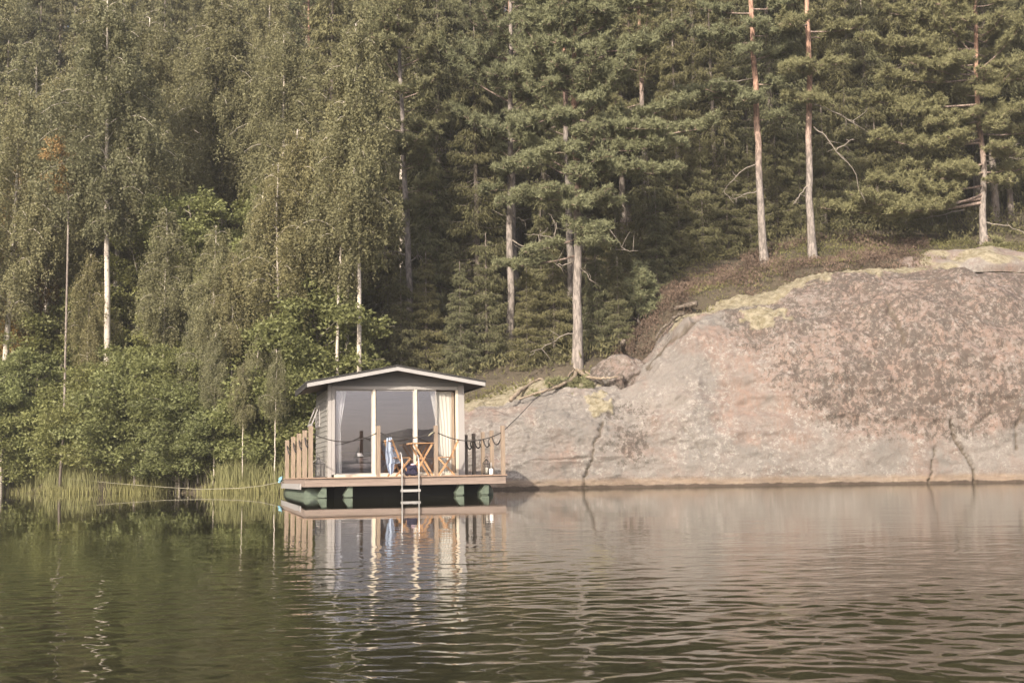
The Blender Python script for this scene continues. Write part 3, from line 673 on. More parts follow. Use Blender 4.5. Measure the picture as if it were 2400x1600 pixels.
mk_pine(503, b3, (2288, 95), 13.5, .14, 'bushy pine on top of the rock with tiers of branches down to the ground', [
    (490, 1925, 488, -1.2, .75), (480, 2010, 470, -1.8, .8), (470, 2090, 500, -2.0, .7), (450, 2130, 440, -1.6, .7), (420, 2040, 420, -.8, .7), (400, 2120, 395, -.5, .7), (400, 2200, 400, -1.8, .6),
    (290, 2105, 262, -.8, .6), (350, 2050, 325, -.7, .75), (260, 2030, 235, -.4, .7), (130, 2010, 90, 0, .7), (70, 2060, 20, .3, .7), (340, 2150, 345, -1.5, .65), (300, 2180, 290, -1.2, .6), (200, 2070, 180, -.6, .65), (190, 2140, 150, -1.0, .6), (150, 2110, 120, .3, .6), (120, 2190, 60, -.4, .55), (90, 2220, 20, .2, .6),
    (280, 2400, 255, -1.0, .6), (300, 2350, 270, -1.5, .55), (420, 2420, 390, -.6, .6), (380, 2380, 360, -1.4, .5), (180, 2390, 150, -.6, .6), (100, 2360, 60, -.3, .6), (320, 2220, 320, -1.6, .45), (330, 2460, 300, .5, .7),
    (560, 2400, 610, -1.2, .5), (570, 2350, 605, -1.6, .45), (200, 2470, 170, .5, .7)],
    [[(2312, 520), (2360, 530), (2400, 545), (2450, 575)], [(2296, 560), (2320, 575), (2345, 590)], [(2300, 380), (2350, 370), (2400, 372)], [(2260, 490), (2200, 505), (2150, 515)], [(2318, 350), (2380, 340)]], 30, .45, 2.9, .22, nfront=9, yf=(60, 470), bend=[(2305, 400), (2294, 250)])
b4 = ground_at(1352, 852)
mk_pine(504, b4, (1348, 0), 15.5, .175, 'big spreading pine growing at the foot of the rock, just right of the cabin', [
    (330, 1672, 290, -.8, .7), (350, 1600, 335, -1.3, .65), (390, 1600, 400, -.9, .6), (300, 1620, 235, .2, .6), (400, 1500, 395, -1.6, .6), (470, 1450, 470, -1.0, .55), (280, 1560, 300, -1.8, .6),
    (260, 1190, 300, -.8, .65), (330, 1215, 380, -1.3, .65), (470, 1210, 455, -.8, .6), (480, 1290, 440, -1.6, .55), (500, 1420, 450, -1.5, .5), (600, 1170, 622, -.6, .45), (560, 1225, 590, -1.0, .4),
    (180, 1190, 170, -.4, .7), (190, 1280, 120, -1.2, .6), (200, 1460, 180, -1.2, .65), (120, 1540, 110, -.2, .7), (90, 1450, 40, -.6, .6), (60, 1220, 50, -.2, .7), (230, 1400, 230, -1.9, .5), (300, 1300, 270, -1.9, .5), (150, 1610, 60, .4, .7), (30, 1570, 0, -.3, .7)],
    [[(1342, 572), (1300, 558), (1250, 548)], [(1300, 558), (1305, 530), (1290, 505)], [(1348, 620), (1375, 640), (1385, 660)], [(1345, 780), (1320, 785), (1290, 805), (1240, 825)], [(1358, 505), (1425, 530), (1460, 585), (1495, 590)], [(1342, 615), (1310, 622), (1290, 612)]], 34, .42, 3.1, .31, nfront=19, yf=(-60, 600), bend=[(1356, 600), (1352, 480), (1358, 420), (1345, 330)])
b5 = base(1197, 0, 41.0)
mk_pine(505, b5, (1196, 0), 17, .15, 'thick grey trunked pine standing left of the spreading pine, deep in shade', [
    (430, 1130, 450, -.6, .5), (300, 1110, 290, -.8, .6), (250, 1250, 210, .5, .6), (140, 1120, 120, -.5, .6)], [[(1197, 560), (1240, 590), (1262, 600)], [(1195, 500), (1230, 520)]], 26, .42, 2.5, .95, nfront=12, yf=(0, 480), bend=[(1195, 500)])
b6 = base(962, 0, 41.5)
mk_pine(506, b6, (936, 95), 16, .14, 'slightly bent grey pine trunk right behind the peak of the cabin roof', [
    (480, 1010, 470, -.6, .5), (300, 1020, 310, -.6, .6), (380, 880, 360, .3, .5)], [[(952, 600), (925, 588), (898, 592)], [(955, 620), (975, 600), (985, 600)], [(958, 690), (1010, 700)]], 24, .45, 2.3, .95, nfront=8, yf=(20, 560), bend=[(958, 600), (948, 420)])
for px, Y, k, sc, rt, lab in [(1030, 45.5, 3, .95, .5, 'slim spruce with a visible grey stem between the two grey pine trunks'),
                              (1120, 43.0, 1, .85, 2.0, 'spruce between the slim stem and the thick grey trunk'),
                              (1010, 43.0, 2, .95, 4.0, 'small spruce right above the peak of the cabin roof'),
                              (905, 43.5, 2, 1.0, 1.2, 'small dark spruce between the birches and the bent grey trunk'),
                              (1270, 41.0, 2, .62, 3.3, 'short dark spruce just left of the spreading pine trunk'),
                              (1450, 42.5, 2, .62, 5.3, 'short spruce right of the spreading pine trunk, above the rock notch'),
                              (1530, 44.0, 2, .8, .3, 'small spruce behind the tip of the right low pine boughs'),
                              (1600, 45.5, 1, .72, 2.5, 'middle sized spruce left of the tall straight pines'),
                              (1690, 46.5, 1, .8, 1.5, 'spruce close to the left of the tall straight pines'),
                              (1850, 50.0, 0, .8, 4.4, 'dark spruce seen between the two tall straight pines'),
                              (2060, 48.5, 1, .85, .9, 'dark spruce behind the low boughs of the bushy pine'),
                              (2180, 49.0, 2, .9, 2.6, 'small spruce behind the upper rock slab'),
                              (2390, 48.5, 1, .8, 5.0, 'spruce at the right edge behind the bushy pine')]:
    plant('spruce_tree', SP[k], on_ground(px, Y), lab, rot=rt, sc=sc)
for px, dY, sc, rt, lab in [(505, .5, .42, 3.8, 'small birch sapling with pale stem standing in the grass right of the overhanging bush'), (648, .45, .36, .3, 'small birch sapling in the reeds right beside the left railing of the cabin'), (572, .35, .33, 2.6, 'tiny leaning birch sapling in the reeds between two bigger saplings')]:
    x_ = P(px, 900, 36.0).x; x_ = P(px, 900, float(shore(x_)) + dY).x; Yp = float(shore(x_)) + dY
    plant('birch_sapling', BI[6], on_ground(px, Yp), lab, cat='young tree', rot=rt, sc=sc)
for px, Y, sc, rt, lab in [(470, 37.6, .55, .8, 'slender birch sapling in the grass right of the overhanging bush'), (545, 37.0, .62, 2.0, 'birch sapling with bright stem midway between the overhanging bush and cabin'),
                           (612, 37.8, .78, 3.3, 'see-through young birch a little left of the cabin railing'), (690, 38.2, .95, 4.4, 'young birch reaching over the left eave of the cabin'),
                           (385, 39.5, .8, 1.1, 'young birch rising behind the overhanging shore bush'), (205, 41.0, .7, 5.2, 'thin birch just left of the thick white trunk')]:
    plant('birch_tree', BI[6], on_ground(px, Y), lab, rot=rt, sc=sc)
for k, (px, Y, sc) in enumerate([(1600, 44.2, .42), (1655, 44.6, .5), (1715, 45.4, .5), (1770, 46.0, .45), (1835, 46.4, .55), (1890, 46.8, .45), (1950, 46.8, .55), (2010, 47.4, .5), (2075, 47.2, .6), (2140, 47.0, .5), (2200, 47.4, .55),
                                 (1080, 39.6, .42), (1140, 40.2, .5), (1235, 39.4, .38), (1300, 40.0, .45), (1400, 40.6, .45), (1450, 40.2, .35), (1545, 43.0, .4), (1000, 40.5, .5), (940, 40.0, .5)]):
    plant('young_spruce', SP[2], on_ground(px, Y), 'young bushy spruce in the dark edge of the woods above the rock', group='young spruces along the edge of the woods', rot=k * 1.7, sc=sc * 1.1)
g = ground_at(1478, 762, 37)
plant('pine_sapling', pine(601, 2.2, .9, .04, .08, 20, 1.1, wide=.32), on_ground(1498, 41.0), 'light green pine sapling at the edge of the woods above the rock notch', cat='young tree', rot=1, sc=1.0)
plant('pine_shrub', pine(602, 1.5, 1.35, .05, .05, 26, 1.2, wide=.35), on_ground(1318, 37.3), 'low sprawling pine shrub at the foot of the spreading pine', cat='shrub', rot=2, sc=.95)

# ---- the mass of trees up the hillside: every one its own object, all of a kind sharing a label
GRP = {'birch': ('birch_tree', 'birch crown among many packed on the wooded hillside behind', 'birches packed on the hillside'),
       'spruce': ('spruce_tree', 'dark spruce among many packed on the wooded hillside behind', 'spruces packed on the hillside'),
       'pine': ('pine_tree', 'pine crown among many packed on the wooded hillside behind', 'pines packed on the hillside'),
       'alder': ('alder_tree', 'leafy alder among many packed on the lower wooded slope', 'alders packed on the lower slope')}
rr = random.Random(5); placed = []
def scatter(n, Y0, Y1, mind, pick, pxr=(-220, 2620)):
    c = 0
    for _ in range(n * 14):
        if c >= n: break
        Y = rr.uniform(Y0, Y1); px = rr.uniform(*pxr); x = P(px, 800, Y).x
        if any((x - a) ** 2 + (Y - b_) ** 2 < mind ** 2 for a, b_ in placed): continue
        if Y - float(shore(x)) < 7.5: continue
        if x > -4 and Y < 48: continue
        kind = pick(px); src = {'birch': BI, 'spruce': SP, 'pine': PI, 'alder': AL[:2]}[kind]
        nm, lab, grp = GRP[kind]; ms = src[rr.randrange(len(src))] if kind != 'birch' else src[rr.choice((0, 1, 3))]
        placed.append((x, Y)); c += 1
        plant(nm, ms, on_ground(px, Y) , lab, group=grp, rot=rr.uniform(0, 6.28), sc=rr.uniform(.85, 1.15) * (1.18 if Y > 58 else 1))
def pk(px):
    u = rr.random()
    if px < 700: return 'birch' if u < .74 else 'spruce'
    if px < 1000: return 'birch' if u < .45 else ('spruce' if u < .85 else 'pine')
    return 'spruce' if u < .72 or 1560 < px < 2280 else 'pine'
scatter(26, 60, 72, 2.4, lambda px: 'birch' if rr.random() < .5 else 'spruce', (-160, 560))
scatter(62, 46, 54, 2.1, pk)
scatter(80, 54, 68, 2.5, pk)
scatter(70, 68, 92, 3.2, pk)
scatter(16, 41, 46, 1.6, lambda px: 'alder' if rr.random() < .6 else 'birch', (-150, 700))

# ================================================================== ground cover (stuff)
def cover(name, matn, xs, n, Yspan, h, lw, label, cat, upb=1.0, per=9, clump=.16, cond=None, quad=False, cull=None):
    px = rng.uniform(xs[0], xs[1], n); Y = rng.uniform(*Yspan, n)
    p1 = np.array([tuple(P(a, 800, 1.0)) for a in np.linspace(xs[0], xs[1], 60)])[:, 0]
    X = np.interp(px, np.linspace(xs[0], xs[1], 60), p1) * Y
    s = Y - shore(X); ok = cond(px, Y, X, s) if cond else s > .2
    X, Y = X[ok], Y[ok]
    if cull is not None:
        kp = fbm(np.stack([X * .55, Y * .55, 0 * X + 33], 1), 3) * cull[0] > cull[1]; X, Y = X[kp], Y[kp]
    m = len(X); Z = terrain(X, Y)
    hh = h * rng.uniform(.4, 1.3, m) * (1 + 1.1 * fbm(np.stack([X * .9, Y * .9, 0 * X], 1), 3)).clip(.15, 2.2)
    c = np.stack([X, Y, Z], 1)[:, None] + rng.normal(0, 1, (m, per, 3)) * [clump, clump, 0] + np.array([0, 0, 1]) * (hh[:, None] * rng.random((m, per)))[..., None]
    u = rng.normal(0, .6, (m, per, 3)) + [0, 0, upb]
    tn = np.clip(.5 + .8 * fbm(np.stack([X * 1.3, Y * 1.3, 9 + 0 * X], 1), 3)[:, None] + rng.normal(0, .2, (m, 1)) + rng.normal(0, .14, (m, per)), 0, 1)
    mb = MB(); mb.leaves(c.reshape(-1, 3), u.reshape(-1, 3), lw[0] * rng.uniform(.6, 1.4, m * per), lw[1], tn.ravel(), quad)
    return mb.build(name, M[matn], kind='stuff', label=label, cat=cat)
cover('heather', 'heather', (1430, 2440), 11500, (38, 49.5), .27, (.10, .035), 'rust brown heather covering the slope above the big rock face', 'heather', per=13, clump=.12, cull=(1, -.22),
      cond=lambda px, Y, X, s: (s > crestW(X) + .15 + .3 * np.sin(px * .03)) & (s < crestW(X) + 3.6 + (px > 1750) * 1.8) & (px > 1440) & ((px < 2190) | (s < crestW(X) + 1.4)))
cover('bilberry_shrubs', 'bilberry', (1085, 1470), 3400, (36.3, 40.5), .42, (.09, .05), 'yellow green bilberry shrubs on the ledge between the cabin and the spreading pine', 'ground cover', per=13, clump=.12,
      cond=lambda px, Y, X, s: (s > crestW(X) - .05 + .12 * np.sin(px * .06)) & (s < crestW(X) + 1.15) & ~((px > 1280) & (px < 1330) & (s < crestW(X) + .5)))
cover('undergrowth', 'bracken', (-200, 2600), 11500, (35.5, 62), .55, (.17, .07), 'dark ferns and low shrubs covering the forest floor', 'undergrowth', per=9, clump=.2,
      cond=lambda px, Y, X, s: (s > 1.0) & ((X < -4.5) | (s > crestW(X) + 4.4) | ((px < 1470) & (s > crestW(X) + 1.5))))
cover('crowberry_mats', 'bilberry', (1430, 2440), 5200, (38, 49.5), .16, (.08, .04), 'low green moss and berry mats between the heather patches above the rock', 'ground cover', per=12, clump=.14, cull=(-1, -.02),
      cond=lambda px, Y, X, s: (s > crestW(X) + .1) & (s < crestW(X) + 5.2))
# reeds and shore grass: long thin blades
def reeds(name, px0, px1, n, s0, s1, h, label):
    px = rng.uniform(px0, px1, n); Yg = rng.uniform(34, 46, n); X = (px - 1200) / FPX * Yg
    s = rng.uniform(s0, s1, n); Y = shore(X) + s; Z = np.maximum(terrain(X, Y), -.15)
    dn = fbm(np.stack([X * .9, Y * .9, 0 * X], 1), 3); k = dn + rng.normal(0, .25, n) > -.15; X, Y, Z, dn = X[k], Y[k], Z[k], dn[k]; m = len(X)
    hh = h * rng.uniform(.55, 1.15, m) * (1 + .6 * dn)
    bend = rng.normal(0, .16, (m, 2)); w = .011
    a = rng.uniform(0, np.pi, m); wx, wy = np.cos(a) * w, np.sin(a) * w
    c0 = np.stack([X, Y, Z], 1); c1 = c0 + np.stack([bend[:, 0] * .35 * hh, bend[:, 1] * .35 * hh, hh * .6], 1); c2 = c0 + np.stack([bend[:, 0] * hh * 1.3, bend[:, 1] * hh, hh], 1)
    W_ = np.stack([wx, wy, 0 * wx], 1); V = np.stack([c0 - W_, c0 + W_, c1 + W_ * .8, c1 - W_ * .8, c2], 1).reshape(-1, 3)
    i = np.arange(m)[:, None] * 5
    tn = np.repeat(np.clip(.5 + dn * .5 + rng.normal(0, .18, m), 0, 1), 5)
    mb = MB(); mb.add(V, quads=i + np.array([[0, 1, 2, 3]]), tris=i + np.array([[3, 2, 4]]), tint=tn)
    mb.build(name, M['reed'], kind='stuff', label=label, cat='grass')
reeds('shore_grass', -250, 760, 17000, .05, 3.2, .82, 'tall pale green grass and reeds along the left shore')
reeds('water_sedge', -250, 720, 3000, -.4, .15, .42, 'short sedge blades standing in the water along the left shore')
# ================================================================== the floating cabin
YAW = R(16.0)
BM = Matrix.Translation((P(715, 1118, 26.0).x, 26.0, 0)) @ Matrix.Rotation(YAW, 4, 'Z') @ Matrix.Rotation(R(-.25), 4, 'X') @ Matrix.Rotation(R(-.12), 4, 'Y')
BI_ = BM.inverted()
def LB(px, py, v):
    """local (u, z) on the boat plane at local depth v seen through a pixel"""
    o = BI_ @ Vector((0, 0, EYE)); d = (BI_.to_3x3() @ (P(px, py, 10) - Vector((0, 0, EYE))))
    t = (v - o.y) / d.y; q = o + d * t; return q.x, q.z
def U(px, v): return LB(px, 1080, v)[0]
def VS(px, u):
    """local depth on the side plane u = const seen at px"""
    o = BI_ @ Vector((0, 0, EYE)); d = (BI_.to_3x3() @ (P(px, 1000, 10) - Vector((0, 0, EYE)))); return o.y + d.y * (u - o.x) / d.x
BL = U(1185, 0); DZ = .48; BD = 7.35
HV0 = 1.45; HU0, HU1 = U(768, HV0), U(1088, HV0); _e = LB(720, 895.5, .95)[0]; RE = VS(692, _e); HV1 = min(VS(730, HU0), RE - .12); print('HV', HV1, RE)
# materials
M['old_log'] = mat('old_log', (.10, .08, .065), .95, noise=(9, (.26, .22, .18), .5, .62, (1, 1, 3)), bump=(20, .8, .03))
M['deck_wood'] = mat('deck_wood', (.36, .25, .18), .75, noise=(5, (.25, .175, .13), .4, .65, (.7, 9, 9)), bump=(18, .3, .01))
M['fascia_wood'] = mat('fascia_wood', (.285, .222, .185), .75, noise=(3.5, (.205, .158, .132), .4, .66, (.5, 9, 9)), bump=(18, .3, .01))
M['post_wood'] = mat('post_wood', (.30, .23, .17), .7, noise=(6, (.20, .152, .115), .42, .66, (6, 6, .5)), bump=(20, .3, .01))
M['furn_wood'] = mat('furn_wood', (.44, .26, .135), .5, noise=(8, (.31, .17, .085), .42, .66, (1, 1, 1)))
M['grey_paint'] = mat('grey_paint', (.235, .225, .205), .6, noise=(5, (.19, .18, .165), .45, .7, (1, .3, 4)), bump=(30, .15, .004))
M['gable_paint'] = mat('gable_paint', (.165, .158, .152), .6)
M['trim_grey'] = mat('trim_grey', (.33, .31, .295), .55, noise=(6, (.33, .32, .30), .5, .75, (2, 2, .5)))
M['white_paint'] = mat('white_paint', (.35, .335, .325), .5, noise=(5, (.30, .285, .27), .52, .8, (1, 1, 1)))
M['cream_paint'] = mat('cream_paint', (.64, .57, .46), .5, noise=(7, (.5, .43, .33), .55, .8, (1, 1, 1)))
M['roof_felt'] = mat('roof_felt', (.035, .033, .032), .9, noise=(20, (.06, .056, .05), .45, .7, (1, 1, 1)))
M['soffit'] = mat('soffit', (.12, .10, .085), .8)
M['steel_green'] = mat('steel_green', (.13, .16, .12), .55, noise=(6, (.08, .10, .075), .45, .7, (1, 1, 1)))
M['shade_black'] = mat('shade_black', (.01, .01, .01), .7)  # near-black, stands for the shade under the deck
M['alu'] = mat('alu', (.60, .59, .57), .35, metal=.6, noise=(12, (.45, .44, .42), .5, .8, (1, 1, 1)))
M['rope_dark'] = mat('rope_dark', (.055, .048, .045), .9, bump=(60, .8, .01))
M['rope_pale'] = mat('rope_pale', (.27, .25, .18), .9, bump=(60, .8, .01))
M['rope_blue'] = mat('rope_blue', (.24, .45, .55), .9, bump=(40, .8, .02))
M['towel'] = mat('towel', (.46, .53, .66), .95, spec=.05, noise=(25, (.48, .56, .68), .45, .6, (1, 1, .4)), bump=(90, .6, .006), trans=.15)
M['curtain'] = mat('curtain', (.55, .53, .48), .95, spec=.05, noise=(20, (.50, .48, .43), .5, .8, (3, 3, .2)), bump=(80, .2, .004), trans=.2)
M['sheer'] = mat('sheer', (.60, .60, .60), .95, spec=.05, trans=.3)
M['dark_cloth'] = mat('dark_cloth', (.02, .02, .022), .95, spec=.05, bump=(40, .4, .01))
M['grey_cloth'] = mat('grey_cloth', (.15, .135, .135), .95, spec=.05, noise=(9, (.09, .08, .08), .4, .6, (1, 1, 1)), bump=(40, .4, .01))
M['navy_cloth'] = mat('navy_cloth', (.028, .026, .05), .9, bump=(14, .8, .03))
M['room'] = mat('room', (.17, .14, .115), .8, noise=(3, (.13, .105, .085), .4, .6, (.3, .3, 8)))
M['white_glaze'] = mat('white_glaze', (.78, .77, .75), .25, spec=.5)
M['candle'] = mat('candle', (.72, .68, .58), .6)
M['pink_cloth'] = mat('pink_cloth', (.62, .45, .50), .9)
def glass_mat(name, f, col):
    m = bpy.data.materials.new(name); m.use_nodes = True; n = m.node_tree.nodes; l = m.node_tree.links; n.remove(n['Principled BSDF'])
    t = n.new('ShaderNodeBsdfTransparent'); t.inputs[0].default_value = (*col, 1); g = n.new('ShaderNodeBsdfGlossy'); g.inputs['Roughness'].default_value = .0; g.inputs[0].default_value = (.98, .93, 1, 1)
    fr = n.new('ShaderNodeFresnel'); fr.inputs[0].default_value = 1.5
    ad = n.new('ShaderNodeMath'); ad.operation = 'ADD'; l.new(fr.outputs[0], ad.inputs[0]); ad.inputs[1].default_value = f
    ge = n.new('ShaderNodeNewGeometry'); inv = n.new('ShaderNodeMath'); inv.operation = 'SUBTRACT'; inv.inputs[0].default_value = 1; l.new(ge.outputs['Backfacing'], inv.inputs[1])
    mu = n.new('ShaderNodeMath'); mu.operation = 'MULTIPLY'; l.new(ad.outputs[0], mu.inputs[0]); l.new(inv.outputs[0], mu.inputs[1]); ad = mu
    x = n.new('ShaderNodeMixShader'); l.new(ad.outputs[0], x.inputs[0]); l.new(t.outputs[0], x.inputs[1]); l.new(g.outputs[0], x.inputs[2]); l.new(x.outputs[0], n['Material Output'].inputs[0]); return m
M['pane'] = glass_mat('pane', .24, (.97, .97, .98)); M['lamp_glass'] = glass_mat('lamp_glass', .03, (.95, .95, .95))

boat = thing('floating_cabin', 'small grey wooden cabin with white gable edge floating on a raft beside the rock', 'houseboat', mw=BM)
def part(name, mb, m, par=None, smooth=False, label=None): return mb.build(name, M[m], par or boat, smooth, label=label)
# -- raft: planks, joists, fascia, under-deck shade, pontoons
pl = MB(); pl.box(-.02, BL + .03, 0, .118, -.028, 0); plank = pl.mesh('deck_plank', M['deck_wood'])
nv = int((BD + .03) / .123)
for i in range(nv):
    link('deck_plank', plank, boat, loc=(random.uniform(-.006, .006), -.035 + i * .123, DZ))
for v in (0.006,):
    part('fascia_board', MB().box(0, BL, v, v + .04, .262, DZ - .032), 'fascia_wood')
for u in (0.0, BL - .04):
    part('side_beam', MB().box(u, u + .04, .05, BD, .262, DZ - .032), 'fascia_wood')
part('rear_beam', MB().box(0, BL, BD + .004, BD + .044, .262, DZ - .032), 'fascia_wood')
jm = MB().box(.045, BL - .045, 0, .06, .27, DZ - .03).mesh('joist', M['soffit'])
for i in range(6): link('joist', jm, boat, loc=(0, .8 + i * 1.2, 0))
part('side_rail', MB().box(-.035, -.004, .9, 6.9, .20, .335), 'white_paint', label='white rail along the left side of the raft')
part('under_deck_shade', MB().box(.75, BL - .5, .62, BD - .1, -.3, .265), 'shade_black')  # black box added between the pontoons as the shade below the deck
for k, px in enumerate((758.5, 819.5, 1080.5, 1138.5)):
    u = U(px, .05)
    part('bracket', MB().prism([(u + .075, .262), (u - .035, .262), (u - .05, .20), (u - .13, .06), (u - .115, .015), (u + .075, .015)], 'y', .08, .34), 'steel_green')
    part('bracket_foot', MB().prism([(u + .05, .012), (u - .11, .012), (u - .03, -.25), (u + .05, -.25)], 'y', .1, .34), 'steel_green')
for side, uu in (('l', .34), ('r', BL - .36)):
    n = 18; mb = MB(); vv = np.concatenate([np.linspace(.22, 1.1, 9), np.linspace(1.5, BD - .15, 5)]); rr_ = np.concatenate([np.sin(np.linspace(0.03, 1, 9) * np.pi / 2) ** .8, np.ones(5)])
    pts = np.stack([uu + (.05 if side == 'l' else -.05) * (1 - rr_), vv, .02 + .06 * (1 - rr_)], 1)
    mb.tube(pts, rr_ * .29, 16); part('pontoon', mb, 'steel_green', smooth=True)
# -- cabin shell
sb = MB(); sb.prism([(0, 0), (-.024, 0), (-.008, .132), (0, .132)], 'y', HV0 + .10, HV1); sl = sb.mesh('siding_board', M['grey_paint'])
NB = 17; pitch = .1265
for i in range(NB): link('siding_board', sl, boat, loc=(HU0 - .001, 0, DZ + .02 + i * pitch))
sb = MB(); sb.prism([(0, 0), (.024, 0), (.008, .132), (0, .132)], 'y', HV0 + .10, HV1); sl = sb.mesh('siding_board', M['grey_paint'])
for i in range(NB): link('siding_board', sl, boat, loc=(HU1 + .001, 0, DZ + .02 + i * pitch))
sb = MB(); sb.prism([(0, 0), (.024, 0), (.008, .132), (0, .132)], 'x', HU0, HU1); sl = sb.mesh('siding_board', M['grey_paint'])
sl = MB().box(HU0, HU1, 0, .02, 0, .13).mesh('siding_board', M['grey_paint'])
for i in range(NB + 2): link('siding_board', sl, boat, loc=(0, HV1 + .003, DZ + .02 + i * .131))
ZT = DZ + .02 + NB * pitch + .01       # wall top
part('side_wall', MB().box(HU0, HU0 + .06, HV0 + .06, HV1, DZ + .002, ZT - .02), 'room')
part('side_wall', MB().box(HU1 - .06, HU1, HV0 + .06, HV1, DZ + .002, ZT - .02), 'room')
part('rear_wall', MB().box(HU0 + .062, HU1 - .062, HV1 - .3, HV1 - .24, DZ + .002, ZT - .02), 'room')
part('room_ceiling', MB().box(HU0 + .002, HU1 - .002, HV0 + .08, HV1, ZT - .015, ZT + .01), 'room')
# -- door wall: three tall panes in pale frames
fz0 = LB(900, 1114, HV0)[1]; fz1 = LB(925, 905.5, HV0)[1]; hz = LB(925, 913, HV0)[1]
def xx(px): return U(px, HV0)
for a, c, nm in ((768, 776.5, 'corner_board'), (1075, 1089, 'corner_board')):
    part(nm, MB().box(xx(a), xx(c), HV0 - .028, HV0 + .1, DZ + .003, fz1 + .03), 'trim_grey')
part('door_head', MB().box(xx(777), xx(1074), HV0 - .045, HV0 + .03, hz, fz1), 'trim_grey', label='pale grey board over the three panes')
part('door_sill', MB().box(xx(783), xx(1073), HV0 - .09, HV0 + .04, DZ + .003, DZ + .058), 'cream_paint')
part('door_post', MB().box(xx(777), xx(784.5), HV0 - .03, HV0 + .04, DZ + .06, hz - .002), 'trim_grey')
part('door_post', MB().box(xx(1069), xx(1074.5), HV0 - .03, HV0 + .04, DZ + .06, hz - .002), 'cream_paint')
part('door_post', MB().box(xx(873.5), xx(879.5), HV0 - .05, HV0 + .02, DZ + .06, hz - .002), 'cream_paint')
part('door_post', MB().box(xx(971), xx(977.5), HV0 - .05, HV0 + .02, DZ + .06, hz - .002), 'cream_paint')
for a, c, dv in ((784.5, 873.5, .02), (879.5, 971, .0), (977.5, 1024, .02)):
    d = part('sliding_door', MB().box(xx(a), xx(a) + .03, HV0 + dv - .008, HV0 + dv + .02, DZ + .06, hz - .004).box(xx(c) - .03, xx(c), HV0 + dv - .008, HV0 + dv + .02, DZ + .06, hz - .004)
        .box(xx(a) + .03, xx(c) - .03, HV0 + dv - .008, HV0 + dv + .02, hz - .034, hz - .004).box(xx(a) + .03, xx(c) - .03, HV0 + dv - .008, HV0 + dv + .02, DZ + .06, DZ + .09), 'trim_grey')
    MB().box(xx(a) + .031, xx(c) - .031, HV0 + dv + .003, HV0 + dv + .009, DZ + .091, hz - .035).build('pane', M['pane'], d)
part('jamb_lining', MB().box(xx(1062), xx(1068), HV0 + .10, HV0 + .5, DZ + .01, hz - .05), 'post_wood', label='orange pine lining at the right end of the panes')
# -- gable boards above the panes
RV0 = .95; apx, apz = LB(931.5, 857, RV0); elx, elz = LB(720, 895.5, RV0); erx, erz = LB(1137.5, 894, RV0)
rs_l = (apz - elz) / (apx - elx); rs_r = (apz - erz) / (erx - apx)
def roof_under(u): return apz - .085 - (rs_l * (apx - u) if u < apx else rs_r * (u - apx))
z = fz1 + .003; i = 0
while z < apz - .12:
    z2 = z + .118; xs = np.linspace(HU0 - .0, HU1 + .0, 60); ok = [x for x in xs if roof_under(x) > z + .004]
    if len(ok) < 2: break
    lo, hi = ok[0], ok[-1]; tops = [(x, min(z2, roof_under(x))) for x in np.linspace(lo, hi, 13)]
    poly = [(lo, z), (hi, z)] + tops[::-1]; mb = MB(); n = len(poly)
    pts = [(x, HV0 - .03 if zz < z + .01 else HV0 - .012, zz) for x, zz in poly] + [(x, HV0 + .03, zz) for x, zz in poly]
    m0 = np.mean(np.array(pts[:n]), axis=0); m1 = np.mean(np.array(pts[n:]), axis=0); pts += [tuple(m0), tuple(m1)]
    mb.add(pts, tris=[(2 * n, (k + 1) % n, k) for k in range(n)] + [(2 * n + 1, n + k, n + (k + 1) % n) for k in range(n)], quads=[(k, (k + 1) % n, n + (k + 1) % n, n + k) for k in range(n)])
    part('gable_board', mb, 'gable_paint'); z = z2 + .004; i += 1
# -- roof: two slopes, felt, white gable edge boards, side gutter boards
def slope(x0, z0, x1, z1, mb, v0, v1, t0, t1):
    return mb.prism([(x0, z0 - t0), (x1, z1 - t0), (x1, z1 - t1), (x0, z0 - t1)], 'y', v0, v1)
for x0, z0, x1, z1 in ((elx, elz, apx, apz), (apx, apz, erx, erz)):
    rp = part('roof', slope(x0, z0, x1, z1, MB(), RV0 + .03, RE - .02, .02, .085), 'soffit')
    slope(x0 - (.02 if x0 == elx else 0), z0 + (.03), x1 + (.02 if x1 == erx else 0), z1 + .03, MB(), RV0 - .012, RE, -.0, .048).build('roof_felt', M['roof_felt'], rp)
    slope(x0, z0, x1, z1, MB(), RV0, RV0 + .026, .022, .115).build('gable_edge_board', M['white_paint'], rp)
for u_, zz in ((elx, elz), (erx, erz)):
    part('eave_board', MB().box(u_ - .012, u_ + .012, RV0 + .03, RE - .03, zz - .12, zz - .022), 'roof_felt')
# -- side window, pushed open
v1_, v0_ = VS(736, HU0 - .03), VS(750, HU0 - .03); v0_, v1_ = min(v0_, v1_), max(v0_, v1_)
wv0, wv1 = v0_, min(v1_, v0_ + 1.0); wz0, wz1 = 1.80, 2.36
w = MB()
for a, c, e, g in ((wv0, wv0 + .06, wz0, wz1), (wv1 - .06, wv1, wz0, wz1), (wv0 + .06, wv1 - .06, wz0, wz0 + .06), (wv0 + .06, wv1 - .06, wz1 - .06, wz1)): w.box(HU0 - .05, HU0 - .026, a, c, e, g)
win = part('side_window', w, 'white_paint')
s_ = MB(); top = (HU0 - .055, wz1); bot = (HU0 - .24, wz0 + .06)
for vv in (wv0 + .01, wv1 - .07): s_.bar((top[0], vv + .03, top[1]), (bot[0], vv + .03, bot[1]), .06, .03)
s_.bar((bot[0], wv0 + .01, bot[1]), (bot[0], wv1 - .01, bot[1]), .03, .06)
s_.build('window_sash', M['white_paint'], win)
